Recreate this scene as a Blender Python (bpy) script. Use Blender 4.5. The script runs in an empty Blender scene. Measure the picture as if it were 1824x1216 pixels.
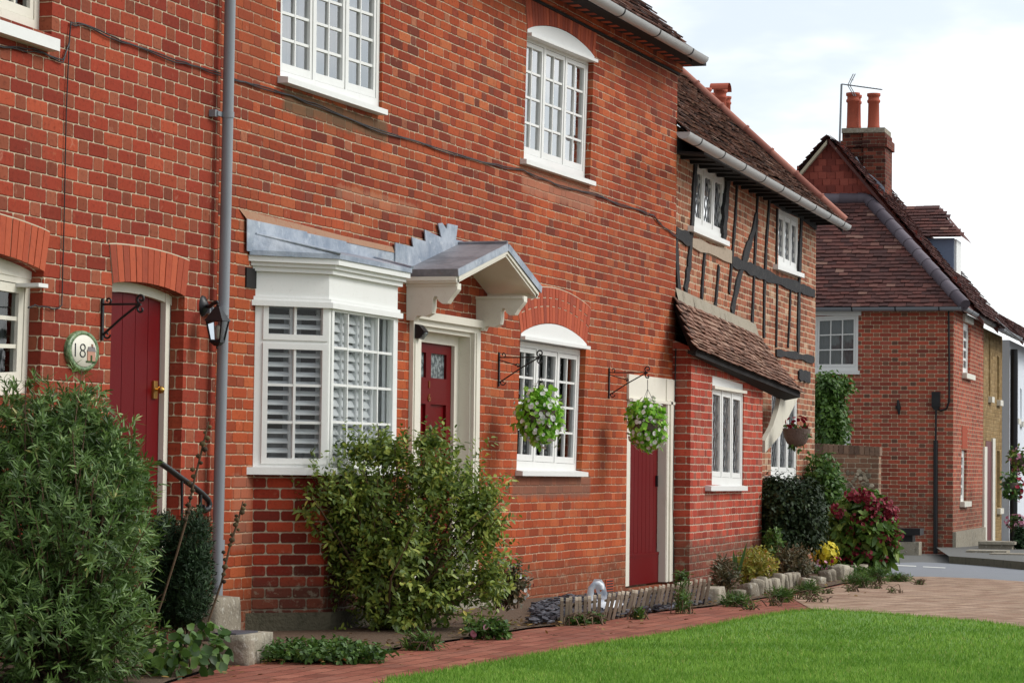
import bpy, bmesh, math, random
import numpy as np
from mathutils import Vector, Matrix, noise as mnoise
from mathutils.geometry import tessellate_polygon
random.seed(7); rng = np.random.default_rng(7)
sc = bpy.context.scene
COL = sc.collection
# ------------------------------------------------------------ camera
FPX = 4900.0; CX, CY = 912.0, 608.0
_r = Vector(((2600-CX)/FPX, -(850-CY)/FPX, -1.0))
_a = 0.012
_u = Vector((_a, 1.0, _r.x*_a + _r.y))
AX = _r.normalized(); AZ = _u.normalized(); AY = AZ.cross(AX)
RCW = Matrix((AX, AY, AZ))
def ray(px, py):
    return RCW @ Vector(((px-CX)/FPX, -(py-CY)/FPX, -1.0))
EYE = 1.02
CAM = Vector((0.0, -14.9*ray(200, 500).y, EYE))
def at(px, py, depth):
    return CAM + ray(px, py)*depth
def hitz(px, py, z):
    r = ray(px, py); return CAM + r*((z-CAM.z)/r.z)
def hitplane(px, py, P, N):
    r = ray(px, py); return CAM + r*((P-CAM).dot(N)/r.dot(N))
def gz(x):
    return -max(0.0, min(x, 70)-19.0)*0.0155
def ground(px, py, dz=0.0):
    z = 0.0
    for _ in range(30):
        p = hitz(px, py, z+dz); z = 0.5*z+0.5*gz(p.x)
    p.z = gz(p.x)+dz
    return p
cam = bpy.data.cameras.new('camera'); co = bpy.data.objects.new('camera', cam); COL.objects.link(co)
m = RCW.to_4x4(); m.translation = CAM; co.matrix_world = m
cam.sensor_width = 36; cam.lens = 36*FPX/1824; cam.clip_start = .1; cam.clip_end = 2000
sc.camera = co
# ------------------------------------------------------------ frames
class Frame:
    def __init__(s, O, ang):
        s.O = Vector(O); s.d = Vector((math.cos(ang), math.sin(ang), 0)); s.n = Vector((math.sin(ang), -math.cos(ang), 0)); s.ang = ang
        s.M = Matrix.Translation(s.O) @ Matrix.Rotation(ang, 4, 'Z')
    def h(s, px, py, off=0.0):
        P = hitplane(px, py, s.O+s.n*off, s.n)-s.O
        return (P.dot(s.d), P.z)
    def w(s, a, z, off=0.0):
        return s.O+s.d*a+s.n*off+Vector((0, 0, z))
    def quad(s, pts, off=0.0):
        return [s.h(x, y, off) for x, y in pts]
def dir_ang(px):           # world angle of horizontal direction vanishing at px
    a = _a; b = _r.x*_a+_r.y
    y = CY + (a*(px-CX)/FPX - b)*FPX
    r = ray(px, y); return math.atan2(r.y, r.x)
FM = Frame((0, 0, 0), 0.0)
# ------------------------------------------------------------ mesh builder
class MB:
    post = None
    def __init__(s): s.v = []; s.f = []; s.uv = []; s.r = []; s.fm = []; s.xf = None; s.rv = .5; s.sm = []
    def add(s, vs, fs, r=None, uvs=None, sm=False):
        b = len(s.v); rr = s.rv if r is None else r
        for v in vs:
            v = tuple(v)
            if s.xf: v = tuple(s.xf(*v))
            if MB.post: v = tuple(MB.post @ Vector(v))
            s.v.append(v); s.r.append(rr)
        for k, f in enumerate(fs):
            s.f.append([b+i for i in f]); s.sm.append(sm)
            s.uv.append(uvs[k] if uvs else None)
    def box(s, x0, x1, y0, y1, z0, z1, r=None):
        vs = [(x, y, z) for x in (x0, x1) for y in (y0, y1) for z in (z0, z1)]
        s.add(vs, [(0,1,3,2),(4,6,7,5),(0,4,5,1),(2,3,7,6),(0,2,6,4),(1,5,7,3)], r)
    def prism(s, pts, y0, y1, r=None):      # outline in x,z; extruded in y
        n = len(pts); vs = [(x, y0, z) for x, z in pts]+[(x, y1, z) for x, z in pts]
        fs = [tuple(range(n)), tuple(range(2*n-1, n-1, -1))]+[(i, i+n, (i+1) % n+n, (i+1) % n) for i in range(n)]
        s.add(vs, fs, r)
    def prismP(s, pts, vec, r=None):        # 3D outline extruded by vec
        n = len(pts); vec = Vector(vec); vs = [Vector(p) for p in pts]; vs += [p+vec for p in vs]
        fs = [tuple(range(n)), tuple(range(2*n-1, n-1, -1))]+[(i, i+n, (i+1) % n+n, (i+1) % n) for i in range(n)]
        s.add(vs, fs, r)
    def beam(s, p, q, w, t, up=(0, 1, 0), r=None):  # rectangular bar p->q; w across, t along up
        p = Vector(p); q = Vector(q); d = (q-p).normalized(); up = Vector(up); side = d.cross(up).normalized(); up = side.cross(d)
        vs = []
        for c in (p, q):
            for a, b in ((-1,-1),(1,-1),(1,1),(-1,1)):
                vs.append(c+side*a*w/2+up*b*t/2)
        s.add(vs, [(0,1,2,3),(7,6,5,4),(0,4,5,1),(1,5,6,2),(2,6,7,3),(3,7,4,0)], r)
    def tube(s, pts, rad, n=8, r=None, caps=True, sm=True):
        pts = [Vector(p) for p in pts]; vs = []; fs = []
        rads = rad if isinstance(rad, (list, tuple)) else [rad]*len(pts)
        prev = None
        for i, p in enumerate(pts):
            d = (pts[min(i+1, len(pts)-1)]-pts[max(i-1, 0)]).normalized()
            if prev is None:
                a = Vector((0,0,1)) if abs(d.z) < .9 else Vector((1,0,0))
                x = d.cross(a).normalized()
            else:
                x = (prev-d*prev.dot(d)).normalized()
            prev = x; y = d.cross(x)
            for k in range(n):
                t = 2*math.pi*k/n; vs.append(p+(x*math.cos(t)+y*math.sin(t))*rads[i])
        for i in range(len(pts)-1):
            for k in range(n):
                fs.append((i*n+k, i*n+(k+1) % n, (i+1)*n+(k+1) % n, (i+1)*n+k))
        s.add(vs, fs, r, sm=sm)
        if caps:
            s.add(vs[:n], [tuple(range(n-1, -1, -1))], r); s.add(vs[-n:], [tuple(range(n))], r)
    def lathe(s, c, prof, n=16, axis='z', r=None, sc=(1, 1), sm=True):  # prof (radius, h)
        c = Vector(c); vs = []; fs = []
        for rad, h in prof:
            for k in range(n):
                t = 2*math.pi*k/n; a = rad*math.cos(t)*sc[0]; b = rad*math.sin(t)*sc[1]
                vs.append(c+(Vector((a, b, h)) if axis == 'z' else Vector((a, h, b)) if axis == 'y' else Vector((h, a, b))))
        for i in range(len(prof)-1):
            for k in range(n): fs.append((i*n+k, i*n+(k+1) % n, (i+1)*n+(k+1) % n, (i+1)*n+k))
        s.add(vs, fs, r, sm=sm)
        s.add(vs[:n], [tuple(range(n))], r); s.add(vs[-n:], [tuple(range(n))], r)
    def build(s, name, mat, parent=None, world=None):
        me = bpy.data.meshes.new(name); me.from_pydata([tuple(v) for v in s.v], [], s.f)
        uvl = me.uv_layers.new(name='UVMap'); li = 0; data = []
        for f, uv in zip(s.f, s.uv):
            if uv: data += [c for p in uv for c in p]
            else: data += [c for i in f for c in (s.v[i][0]+s.v[i][1], s.v[i][2])]
        uvl.data.foreach_set('uv', data)
        at_ = me.attributes.new('rnd', 'FLOAT', 'POINT'); at_.data.foreach_set('value', s.r)
        me.polygons.foreach_set('use_smooth', s.sm)
        bm = bmesh.new(); bm.from_mesh(me)
        if not any(s.uv) and name != 'pane': bmesh.ops.recalc_face_normals(bm, faces=bm.faces)
        bm.to_mesh(me); bm.free()
        if mat: me.materials.append(mat)
        return link(name, me, parent, world)
WORLD = {}
def link(name, data, parent=None, world=None):
    o = bpy.data.objects.new(name, data); COL.objects.link(o)
    w = world if world is not None else (WORLD[parent.name][1] if parent else Matrix.Identity(4))
    if parent:
        o.parent = parent; o.matrix_parent_inverse = WORLD[parent.name][0].inverted()
    o.matrix_basis = w
    WORLD[o.name] = (w, w)          # (actual world matrix, frame matrix the children are modelled in)
    return o
def thing(name, label, cat, base, frame=None, group=None):
    o = bpy.data.objects.new(name, None); COL.objects.link(o)
    o.empty_display_size = .2
    fm = frame.M if frame else Matrix.Identity(4)
    rot = fm.to_3x3().to_4x4(); rot.translation = Vector(base); o.matrix_basis = rot
    WORLD[o.name] = (rot, fm)
    tag(o, label, cat, group); return o
def tag(o, label, cat, group=None, kind=None):
    if label: o['label'] = label
    if cat: o['category'] = cat
    if group: o['group'] = group
    if kind: o['kind'] = kind
    return o
def npmesh(name, mat, V, F, R, parent=None, loops=3, smooth=False):
    me = bpy.data.meshes.new(name); nv = len(V); nf = len(F)
    me.vertices.add(nv); me.vertices.foreach_set('co', V.astype(np.float32).ravel())
    me.loops.add(nf*loops); me.loops.foreach_set('vertex_index', F.astype(np.int32).ravel())
    me.polygons.add(nf); me.polygons.foreach_set('loop_start', np.arange(0, nf*loops, loops, dtype=np.int32))
    me.polygons.foreach_set('loop_total', np.full(nf, loops, dtype=np.int32))
    at_ = me.attributes.new('rnd', 'FLOAT', 'POINT'); at_.data.foreach_set('value', R.astype(np.float32))
    me.update(calc_edges=True); me.validate()
    me.materials.append(mat)
    return link(name, me, parent, Matrix.Identity(4))
def inside(p, poly):
    x, y = p; c = False; j = len(poly)-1
    for i in range(len(poly)):
        xi, yi = poly[i]; xj, yj = poly[j]
        if (yi > y) != (yj > y) and x < (xj-xi)*(y-yi)/(yj-yi)+xi: c = not c
        j = i
    return c
def warp(q, W, H):           # q: TL,TR,BR,BL in (s,z)
    TL, TR, BR, BL = q
    def f(x, y, z):
        a = x/W; b = z/H
        s = (BL[0]*(1-a)+BR[0]*a)*(1-b)+(TL[0]*(1-a)+TR[0]*a)*b
        zz = (BL[1]*(1-a)+BR[1]*a)*(1-b)+(TL[1]*(1-a)+TR[1]*a)*b
        return (s, y, zz)
    return f
def qsize(q):
    TL, TR, BR, BL = q
    return ((TR[0]-TL[0]+BR[0]-BL[0])/2, (TL[1]-BL[1]+TR[1]-BR[1])/2)
# ------------------------------------------------------------ materials
def lin(c):
    if max(c) > 1.01: c = [x/255 for x in c]
    return tuple((x/12.92 if x <= .04045 else ((x+.055)/1.055)**2.4) for x in c)+(1,)
class NT:
    def __init__(s, name):
        s.m = bpy.data.materials.new(name); s.m.use_nodes = True; s.t = s.m.node_tree; s.t.nodes.clear()
        s.out = s.t.nodes.new('ShaderNodeOutputMaterial')
    def n(s, typ, **kw):
        nd = s.t.nodes.new(typ)
        for k, v in kw.items(): setattr(nd, k, v)
        return nd
    def put(s, sock, v):
        if isinstance(v, bpy.types.NodeSocket): s.t.links.new(v, sock)
        elif v is not None: sock.default_value = v
    def M(s, op, a, b=None, c=None, clamp=False):
        nd = s.n('ShaderNodeMath', operation=op, use_clamp=clamp)
        for i, v in enumerate((a, b, c)): s.put(nd.inputs[i], v)
        return nd.outputs[0]
    def xyz(s, x, y, z=0.0):
        nd = s.n('ShaderNodeCombineXYZ')
        for i, v in enumerate((x, y, z)): s.put(nd.inputs[i], v)
        return nd.outputs[0]
    def noise(s, vec, scale, detail=3, rough=.55, out='Fac'):
        nd = s.n('ShaderNodeTexNoise'); s.put(nd.inputs['Vector'], vec); nd.inputs['Scale'].default_value = scale
        nd.inputs['Detail'].default_value = detail; nd.inputs['Roughness'].default_value = rough
        return nd.outputs[out]
    def wn(s, vec, out='Value'):
        nd = s.n('ShaderNodeTexWhiteNoise', noise_dimensions='3D'); s.put(nd.inputs['Vector'], vec); return nd.outputs[out]
    def ramp(s, fac, stops, interp='LINEAR'):
        nd = s.n('ShaderNodeValToRGB'); nd.color_ramp.interpolation = interp; s.put(nd.inputs[0], fac)
        el = nd.color_ramp.elements
        while len(el) > 1: el.remove(el[-1])
        el[0].position = stops[0][0]; el[0].color = lin(stops[0][1])
        for p, c in stops[1:]:
            e = el.new(p); e.color = lin(c)
        return nd.outputs[0]
    def mix(s, fac, a, b, mode='MIX'):
        nd = s.n('ShaderNodeMix', data_type='RGBA', blend_type=mode)
        s.put(nd.inputs[0], fac); s.put(nd.inputs[6], lin(a) if isinstance(a, tuple) and len(a) == 3 else a)
        s.put(nd.inputs[7], lin(b) if isinstance(b, tuple) and len(b) == 3 else b); return nd.outputs[2]
    def sstep(s, v, a, b):
        nd = s.n('ShaderNodeMapRange', interpolation_type='SMOOTHSTEP'); s.put(nd.inputs[0], v)
        s.put(nd.inputs[1], a); s.put(nd.inputs[2], b); return nd.outputs[0]
    def bump(s, h, dist=.01, strength=1.0):
        nd = s.n('ShaderNodeBump'); s.put(nd.inputs['Height'], h); nd.inputs['Distance'].default_value = dist
        nd.inputs['Strength'].default_value = strength; return nd.outputs[0]
    def bsdf(s, color, rough=.7, normal=None, metal=0, spec=.5, **kw):
        b = s.n('ShaderNodeBsdfPrincipled'); s.put(b.inputs['Base Color'], lin(color) if isinstance(color, tuple) and len(color) == 3 else color)
        s.put(b.inputs['Roughness'], rough); b.inputs['Metallic'].default_value = metal
        b.inputs['Specular IOR Level'].default_value = spec
        if normal is not None: s.put(b.inputs['Normal'], normal)
        for k, v in kw.items(): s.put(b.inputs[k], v)
        return b.outputs[0]
    def done(s, sh): s.t.links.new(sh, s.out.inputs[0]); return s.m
    def obj(s): return s.n('ShaderNodeTexCoord').outputs['Object']
    def rnd(s):
        return s.n('ShaderNodeAttribute', attribute_name='rnd').outputs['Fac']
def brick(name, h, S, Hd, jh, jv, st, hd, mortar, jit=.0, dirt=None, vjdark=0.0, rowslope=0.0, rough=.85, white=.0, base=None, stain=0.0, patchcol=None, bstr=.6, zorange=False, patches=()):
    """bond with courses h, stretcher pitch S, header pitch Hd (0 = running bond); st/hd ramps on a per-brick random"""
    t = NT(name); uv = t.n('ShaderNodeUVMap').outputs[0]; sp = t.n('ShaderNodeSeparateXYZ'); t.put(sp.inputs[0], uv)
    u, v = sp.outputs[0], sp.outputs[1]
    P = S+Hd
    wob = t.M('SUBTRACT', t.noise(t.xyz(t.M('MULTIPLY', u, .7), t.M('MULTIPLY', v, .5)), 1.6, 2), .5)
    wob2 = t.M('SUBTRACT', t.noise(uv, 26, 2), .5)
    v = t.M('ADD', v, t.M('ADD', t.M('MULTIPLY', wob, .018*(1+jit*8)), t.M('MULTIPLY', wob2, .004+.006*jit*10)))
    row = t.M('FLOOR', t.M('DIVIDE', v, h)); lz = t.M('MULTIPLY', t.M('FRACT', t.M('DIVIDE', v, h)), h)
    par = t.M('MODULO', t.M('ABSOLUTE', row), 2.0)
    rowr = t.wn(t.xyz(row, 3.3, 1.7))
    uj = t.noise(t.xyz(t.M('MULTIPLY', u, 2.1), t.M('MULTIPLY', row, 5.17)), 1.0, 1)
    uu = t.M('ADD', u, t.M('ADD', t.M('MULTIPLY', par, P/2), t.M('ADD', t.M('MULTIPLY', t.M('SUBTRACT', uj, .5), jit*4), t.M('MULTIPLY', rowr, jit*.9))))
    uu = t.M('ADD', uu, t.M('MULTIPLY', wob2, .003+.03*jit))
    q = t.M('DIVIDE', uu, P); cell = t.M('FLOOR', q); fu = t.M('MULTIPLY', t.M('FRACT', q), P)
    if Hd > 0:
        ish = t.M('GREATER_THAN', fu, S)
        lx = t.M('SUBTRACT', fu, t.M('MULTIPLY', ish, S)); wdt = t.M('SUBTRACT', S, t.M('MULTIPLY', ish, S-Hd))
    else:
        ish = 0.0; lx = fu; wdt = S
    bid = t.xyz(t.M('ADD', t.M('MULTIPLY', cell, 2.0), ish), row, .5)
    rv = t.wn(bid); rc = t.wn(bid, 'Color')
    dx = t.M('MINIMUM', lx, t.M('SUBTRACT', wdt, lx)); dz = t.M('MINIMUM', lz, t.M('SUBTRACT', h, lz))
    fine = t.M('SUBTRACT', t.noise(uv, 70, 3), .5)
    r = .012
    ax = t.M('SUBTRACT', 1.0, t.M('DIVIDE', t.M('SUBTRACT', t.M('ADD', dx, t.M('MULTIPLY', fine, .006)), jv/2), r), clamp=True)
    az = t.M('SUBTRACT', 1.0, t.M('DIVIDE', t.M('SUBTRACT', t.M('ADD', dz, t.M('MULTIPLY', fine, .006)), jh/2), r), clamp=True)
    ln = t.M('SQRT', t.M('ADD', t.M('MULTIPLY', ax, ax), t.M('MULTIPLY', az, az)))
    mort = t.sstep(ln, .93, 1.05)
    c = t.ramp(rv, st)
    if Hd > 0: c = t.mix(ish, c, t.ramp(rv, hd))
    big = t.noise(uv, .55, 3); mott = t.noise(uv, 38, 4, .7)
    c = t.mix(t.M('MULTIPLY', t.sstep(mott, .48, .75), .55), c, (88, 38, 28))
    c = t.mix(t.M('MULTIPLY', t.sstep(t.noise(uv, 17, 3, .7), .58, .78), .35), c, (170, 120, 88))
    c = t.mix(t.M('MULTIPLY', t.sstep(big, .47, .63), .33), c, (118, 52, 38) if patchcol is None else patchcol)
    # fading or bleaching patches
    c = t.mix(t.M('MULTIPLY', t.sstep(t.noise(uv, 6.5, 4, .7), .62, .74), .35+white), c, (205, 165, 140))
    hsvn = t.n('ShaderNodeHueSaturation'); t.put(hsvn.inputs['Color'], c); sp2 = t.n('ShaderNodeSeparateColor'); t.put(sp2.inputs[0], rc)
    t.put(hsvn.inputs['Value'], t.M('ADD', .82, t.M('MULTIPLY', sp2.outputs[1], .24))); c = hsvn.outputs[0]
    mc = t.mix(t.noise(uv, 9, 3), mortar, tuple(max(0, x-45) for x in mortar))
    if vjdark > 0:
        isv = t.M('GREATER_THAN', ax, az)
        keep = t.M('GREATER_THAN', t.wn(t.xyz(t.M('FLOOR', t.M('MULTIPLY', uu, 4.3)), row, 9.1)), 1-vjdark)
        mc = t.mix(t.M('MULTIPLY', isv, keep), mc, (74, 34, 26))
    c = t.mix(mort, c, mc)
    if base is not None:      # damp, sooty courses at the foot of the wall
        zb = t.sstep(t.M('ADD', sp.outputs[1], t.M('MULTIPLY', t.M('SUBTRACT', t.noise(uv, 1.7, 4), .5), .35)), base, base+.22)
        c = t.mix(t.M('MULTIPLY', t.M('SUBTRACT', 1.0, zb), bstr), c, (74, 62, 52))
        lich = t.M('MULTIPLY', t.M('SUBTRACT', 1.0, zb), t.sstep(t.noise(uv, 12, 4, .7), .52, .66))
        c = t.mix(t.M('MULTIPLY', lich, .6), c, (150, 145, 125))
    if zorange: c = t.mix(t.M('MULTIPLY', t.M('SUBTRACT', 1.0, t.sstep(t.M('ADD', sp.outputs[1], t.M('MULTIPLY', big, 1.2)), 2.0, 3.2)), .16), c, (204, 96, 44))
    if stain: c = t.mix(t.M('MULTIPLY', t.sstep(t.noise(t.xyz(t.M('MULTIPLY', u, 3.0), t.M('MULTIPLY', sp.outputs[1], .8)), 1.1, 4, .65), .55, .75), stain), c, (92, 72, 60))
    hgt = t.M('ADD', t.M('MULTIPLY', t.M('SUBTRACT', 1.0, t.sstep(ln, .55, 1.05)), 1.0), t.M('ADD', t.M('MULTIPLY', mott, .45), t.M('MULTIPLY', rv, .35)))
    for (s0_, s1_, z0_, z1_, pc_, ps_) in patches:
        nn_ = t.M('MULTIPLY', t.M('SUBTRACT', t.noise(uv, 7, 4, .7), .5), .12); us_ = t.M('ADD', u, nn_); vs_ = t.M('ADD', sp.outputs[1], nn_)
        mk = t.M('MULTIPLY', t.M('MULTIPLY', t.sstep(us_, s0_-.04, s0_+.04), t.M('SUBTRACT', 1.0, t.sstep(us_, s1_-.04, s1_+.04))), t.M('MULTIPLY', t.sstep(vs_, z0_-.03, z0_+.03), t.M('SUBTRACT', 1.0, t.sstep(vs_, z1_, z1_+.02))))
        c = t.mix(t.M('MULTIPLY', mk, ps_), c, pc_)
    return t.done(t.bsdf(c, rough, t.bump(hgt, .007, .8), spec=.1))
def paint(name, col, rough=.45, dirt=.12, dcol=(150, 145, 130), bumpd=.0012, sc_=5, spec=.4):
    t = NT(name); o = t.obj()
    nz = t.noise(o, sc_, 5, .7)
    c = t.mix(t.M('MULTIPLY', t.sstep(nz, .5, .78), dirt), col, dcol)
    c = t.mix(t.M('MULTIPLY', t.sstep(t.noise(o, 34, 5, .75), .6, .72), dirt*1.6), c, dcol)
    return t.done(t.bsdf(c, rough, t.bump(t.noise(o, 60, 3), bumpd, .6), spec=spec))
def rndmat(name, stops, rough=.8, nsc=14, var=.35, dark=(40, 30, 28), bumpd=.004, spec=.3, spot=None):
    t = NT(name); o = t.obj(); c = t.ramp(t.rnd(), stops)
    c = t.mix(t.M('MULTIPLY', t.sstep(t.noise(o, nsc, 4, .7), .48, .75), var), c, dark)
    if spot: c = t.mix(t.M('MULTIPLY', t.sstep(t.noise(o, spot[2], 4, .75), spot[3], spot[3]+.08), spot[1]), c, spot[0])
    return t.done(t.bsdf(c, rough, t.bump(t.noise(o, 45, 4), bumpd, .7), spec=spec))
def leafmat(name, stops, rough=.5, trans=.25, spec=.4):
    t = NT(name); c = t.ramp(t.rnd(), stops)
    p = t.bsdf(c, rough, spec=spec)
    tr = t.n('ShaderNodeBsdfTranslucent'); t.put(tr.inputs[0], c)
    mx = t.n('ShaderNodeMixShader'); mx.inputs[0].default_value = trans; t.t.links.new(p, mx.inputs[1]); t.t.links.new(tr.outputs[0], mx.inputs[2])
    return t.done(mx.outputs[0])
def glassmat(name, tint=(242, 244, 244), boost=1.0):
    t = NT(name)
    fr = t.n('ShaderNodeFresnel'); fr.inputs[0].default_value = 1.65
    t.put(fr.inputs['Normal'], t.bump(t.noise(t.obj(), 3.5, 2), .002, .5))
    g = t.n('ShaderNodeBsdfGlossy'); g.inputs['Roughness'].default_value = .02; g.inputs[0].default_value = (1, 1, 1, 1)
    t.put(g.inputs['Normal'], t.bump(t.noise(t.obj(), 3.5, 2), .002, .5))
    tr = t.n('ShaderNodeBsdfTransparent'); tr.inputs[0].default_value = lin(tint)
    mx = t.n('ShaderNodeMixShader'); t.put(mx.inputs[0], t.M('MULTIPLY', fr.outputs[0], boost, clamp=True))
    t.t.links.new(tr.outputs[0], mx.inputs[1]); t.t.links.new(g.outputs[0], mx.inputs[2])
    return t.done(mx.outputs[0])
MAT = {}
def _pt(x0, y0, x1, y1): a = FM.h(x0, y0); b = FM.h(x1, y1); return a[0], b[0], min(a[1], b[1]), max(a[1], b[1])
_a1 = FM.h(505, 160); _b1 = FM.h(690, 210); _c1 = FM.h(930, 296); _d1 = FM.h(1060, 335); _e1 = FM.h(920, 850); _f1 = FM.h(1045, 850)
P16 = [(_a1[0], _b1[0], _a1[1]-.13, _a1[1]+.0, (92, 82, 62), .75), (_c1[0], _d1[0], _c1[1]-.2, _c1[1]+.02, (168, 120, 98), .6), (_e1[0]-.1, _f1[0]+.1, _e1[1]-.16, _e1[1]+.01, (120, 92, 78), .7),
    (FM.h(447, 800)[0]-.25, FM.h(447, 800)[0]+.02, .5, .95, (168, 160, 140), .15), (FM.h(600, 350)[0], FM.h(745, 350)[0], 2.75, 2.83, (182, 140, 112), .28), (23.0, 24.6, 4.2, 4.66, (120, 54, 40), .3), (14.8, 15.4, 3.2, 3.9, (146, 78, 52), .4)]
MAT['brick16'] = brick('old_orange_brick', .0668, .222, .106, .0066, .0035,
    [(0,(106,56,45)),(.1,(134,62,45)),(.3,(150,68,46)),(.5,(163,76,48)),(.8,(176,88,54)),(1,(178,102,66))],
    [(0,(116,68,56)),(.15,(142,68,50)),(.5,(162,79,52)),(.8,(176,90,57)),(1,(164,106,80))], (210,196,170), jit=.018, vjdark=.7, base=.14, stain=.3, zorange=True, patches=P16)
MAT['brick18'] = brick('red_brick_tan_headers', .0755, .226, .113, .0052, .005,
    [(0,(130,54,42)),(.35,(147,61,45)),(.7,(156,66,47)),(1,(168,80,55))],
    [(0,(126,68,52)),(.5,(144,78,57)),(1,(152,88,66))], (212,198,172), jit=.002, base=.3, stain=.22)
MAT['brickbay'] = brick('dark_red_brick', .0668, .178, 0, .0085, .008,
    [(0,(96,40,32)),(.4,(136,48,36)),(.8,(160,62,42)),(1,(172,84,56))], [(0,(0,0,0))], (190,182,160), jit=.004, base=.2, stain=.4)
MAT['brickporch'] = brick('smooth_red_brick', .0705, .222, .106, .009, .005,
    [(0,(150,62,50)),(.4,(178,74,58)),(.8,(190,84,64)),(1,(160,92,76))],
    [(0,(140,66,54)),(.5,(180,80,60)),(1,(150,96,80))], (216,204,184), jit=.006, vjdark=.3, base=.22)
MAT['brickT'] = brick('patched_infill_brick', .0668, .215, .1, .012, .009,
    [(0,(116,80,62)),(.35,(152,94,70)),(.75,(172,112,86)),(1,(186,158,132))],
    [(0,(110,64,50)),(.5,(180,96,66)),(1,(170,130,100))], (216,202,176), jit=.02, white=.4, stain=.35)
MAT['brickfar'] = brick('wine_red_brick', .0765, .23, .115, .011, .009,
    [(0,(140,74,64)),(.4,(178,86,68)),(.8,(192,96,74)),(1,(166,92,78))],
    [(0,(112,82,70)),(.5,(156,104,82)),(1,(160,94,76))], (226,204,174), jit=.004, base=.45, stain=.15, bstr=.3)
MAT['brickgarden'] = brick('pale_brown_garden_brick', .075, .23, .115, .012, .009,
    [(0,(110,86,72)),(.5,(150,110,88)),(1,(172,140,116))], [(0,(110,86,72)),(.5,(150,110,88)),(1,(160,130,110))], (196,184,160), jit=.01, white=.2, stain=.3, patchcol=(130,104,84))
MAT['brickchim'] = brick('sooty_chimney_brick', .075, .23, .115, .01, .008,
    [(0,(70,44,40)),(.5,(112,60,50)),(1,(136,76,60))], [(0,(70,44,40)),(1,(110,66,54))], (140,128,112), jit=.006, stain=.5)
MAT['brickyellow'] = brick('yellow_stock_brick', .075, .23, .115, .01, .008,
    [(0,(140,116,80)),(.5,(160,134,92)),(1,(172,148,108))], [(0,(140,116,80)),(1,(162,136,96))], (172,150,112), jit=.006, stain=.2, patchcol=(150,124,84))
MAT['paver'] = brick('red_clay_pavers', .11, .225, 0, .006, .005,
    [(0,(128,78,64)),(.4,(148,90,74)),(.8,(160,104,86)),(1,(138,92,78))], [(0,(0,0,0))], (96,74,62), jit=.004, stain=.25, patchcol=(150,92,80))
MAT['paverpale'] = brick('pale_pink_pavers', .11, .225, 0, .012, .012,
    [(0,(146,118,100)),(.4,(172,146,126)),(.8,(184,160,140)),(1,(152,128,106))], [(0,(0,0,0))], (112,100,72), jit=.006, stain=.35, patchcol=(150,120,104))
MAT['white'] = paint('white_gloss_paint', (226,227,224), .4, .12)
MAT['cream'] = paint('cream_paint', (222,218,204), .5, .2, (160,150,125))
MAT['cream_dull'] = paint('weathered_cream_paint', (206,202,186), .6, .45, (150,142,118))
MAT['red'] = paint('dark_red_gloss_paint', (98,2,8), .42, .3, (74,6,11), .0008, spec=.16)
MAT['black'] = paint('black_iron_paint', (26,27,30), .4, .2, (60,60,62))
MAT['blackwood'] = paint('tarred_black_oak', (34,34,36), .85, .5, (92,88,82), .012, 14)
MAT['pipe'] = paint('grey_downpipe_paint', (134,139,145), .35, .25, (110,112,114), .0006, 3)
MAT['gutter'] = paint('pale_grey_gutter', (178,180,180), .4, .35, (140,138,132), .0008, 4)
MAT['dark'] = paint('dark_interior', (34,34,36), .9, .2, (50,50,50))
MAT['voiddark'] = paint('near_black_eaves', (28,26,26), .9, .2, (44,42,40))
MAT['curtain'] = paint('grey_net_curtain', (150,155,162), .9, .15, (120,124,130))
MAT['shutter'] = paint('white_louvre_paint', (228,230,232), .5, .05)
MAT['brass'] = NT('brass').done(NT('x').bsdf((0,0,0))) if False else None
t = NT('brass'); MAT['brass'] = t.done(t.bsdf((190,150,80), .3, metal=.9))
t = NT('bronze_figures'); MAT['bronze'] = t.done(t.bsdf((160,110,60), .4, metal=.6))
t = NT('frosted_glass'); MAT['frost'] = t.done(t.bsdf(t.mix(t.sstep(t.noise(t.obj(), 30, 3), .4, .65), (70,80,84), (140,150,152)), .25, t.bump(t.noise(t.obj(), 40, 3), .004)))
MAT['glass'] = glassmat('window_glass')
MAT['clearglass'] = glassmat('clear_window_glass', boost=.45)
MAT['skyglass'] = glassmat('old_crown_glass', boost=2.4)
t = NT('lead_sheet'); o = t.obj()
c = t.mix(t.sstep(t.noise(o, 3, 5, .7), .35, .65), (128,140,156), (172,180,190)); c = t.mix(t.M('MULTIPLY', t.sstep(t.noise(o, 14, 5, .75), .55, .72), .6), c, (205,210,214))
MAT['lead'] = t.done(t.bsdf(c, .55, t.bump(t.noise(o, 7, 4), .02, .5), metal=.25))
t = NT('weathered_lead'); o = t.obj()
c = t.mix(t.sstep(t.noise(o, 3, 5, .7), .35, .65), (104,106,112), (140,140,146)); c = t.mix(t.M('MULTIPLY', t.sstep(t.noise(o, 11, 5, .75), .6, .7), .5), c, (150,110,80))
MAT['leadtop'] = t.done(t.bsdf(c, .6, t.bump(t.noise(o, 7, 4), .015, .5), metal=.1))
MAT['came'] = paint('lead_came', (120,124,128), .5, .2, (90,92,96))
MAT['rubble'] = rndmat('mossy_rubble', [(0,(80,76,62)),(1,(104,98,80))], .95, 8, .7, (50,50,36), .02)
MAT['archbrick'] = rndmat('rubbed_arch_brick', [(0,(138,64,46)),(.5,(166,76,50)),(1,(180,88,58))], .85, 20, .3, (110,48,36))
MAT['sheer'] = paint('white_blind_cloth', (225,228,230), .9, .1, (190,194,198))
MAT['oldmortar'] = paint('grey_mortar_fillet', (158,150,134), .95, .7, (112,106,92), .02, 7)
MAT['mortar'] = paint('lime_mortar', (190,180,156), .95, .5, (130,118,100), .004, 9)
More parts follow.
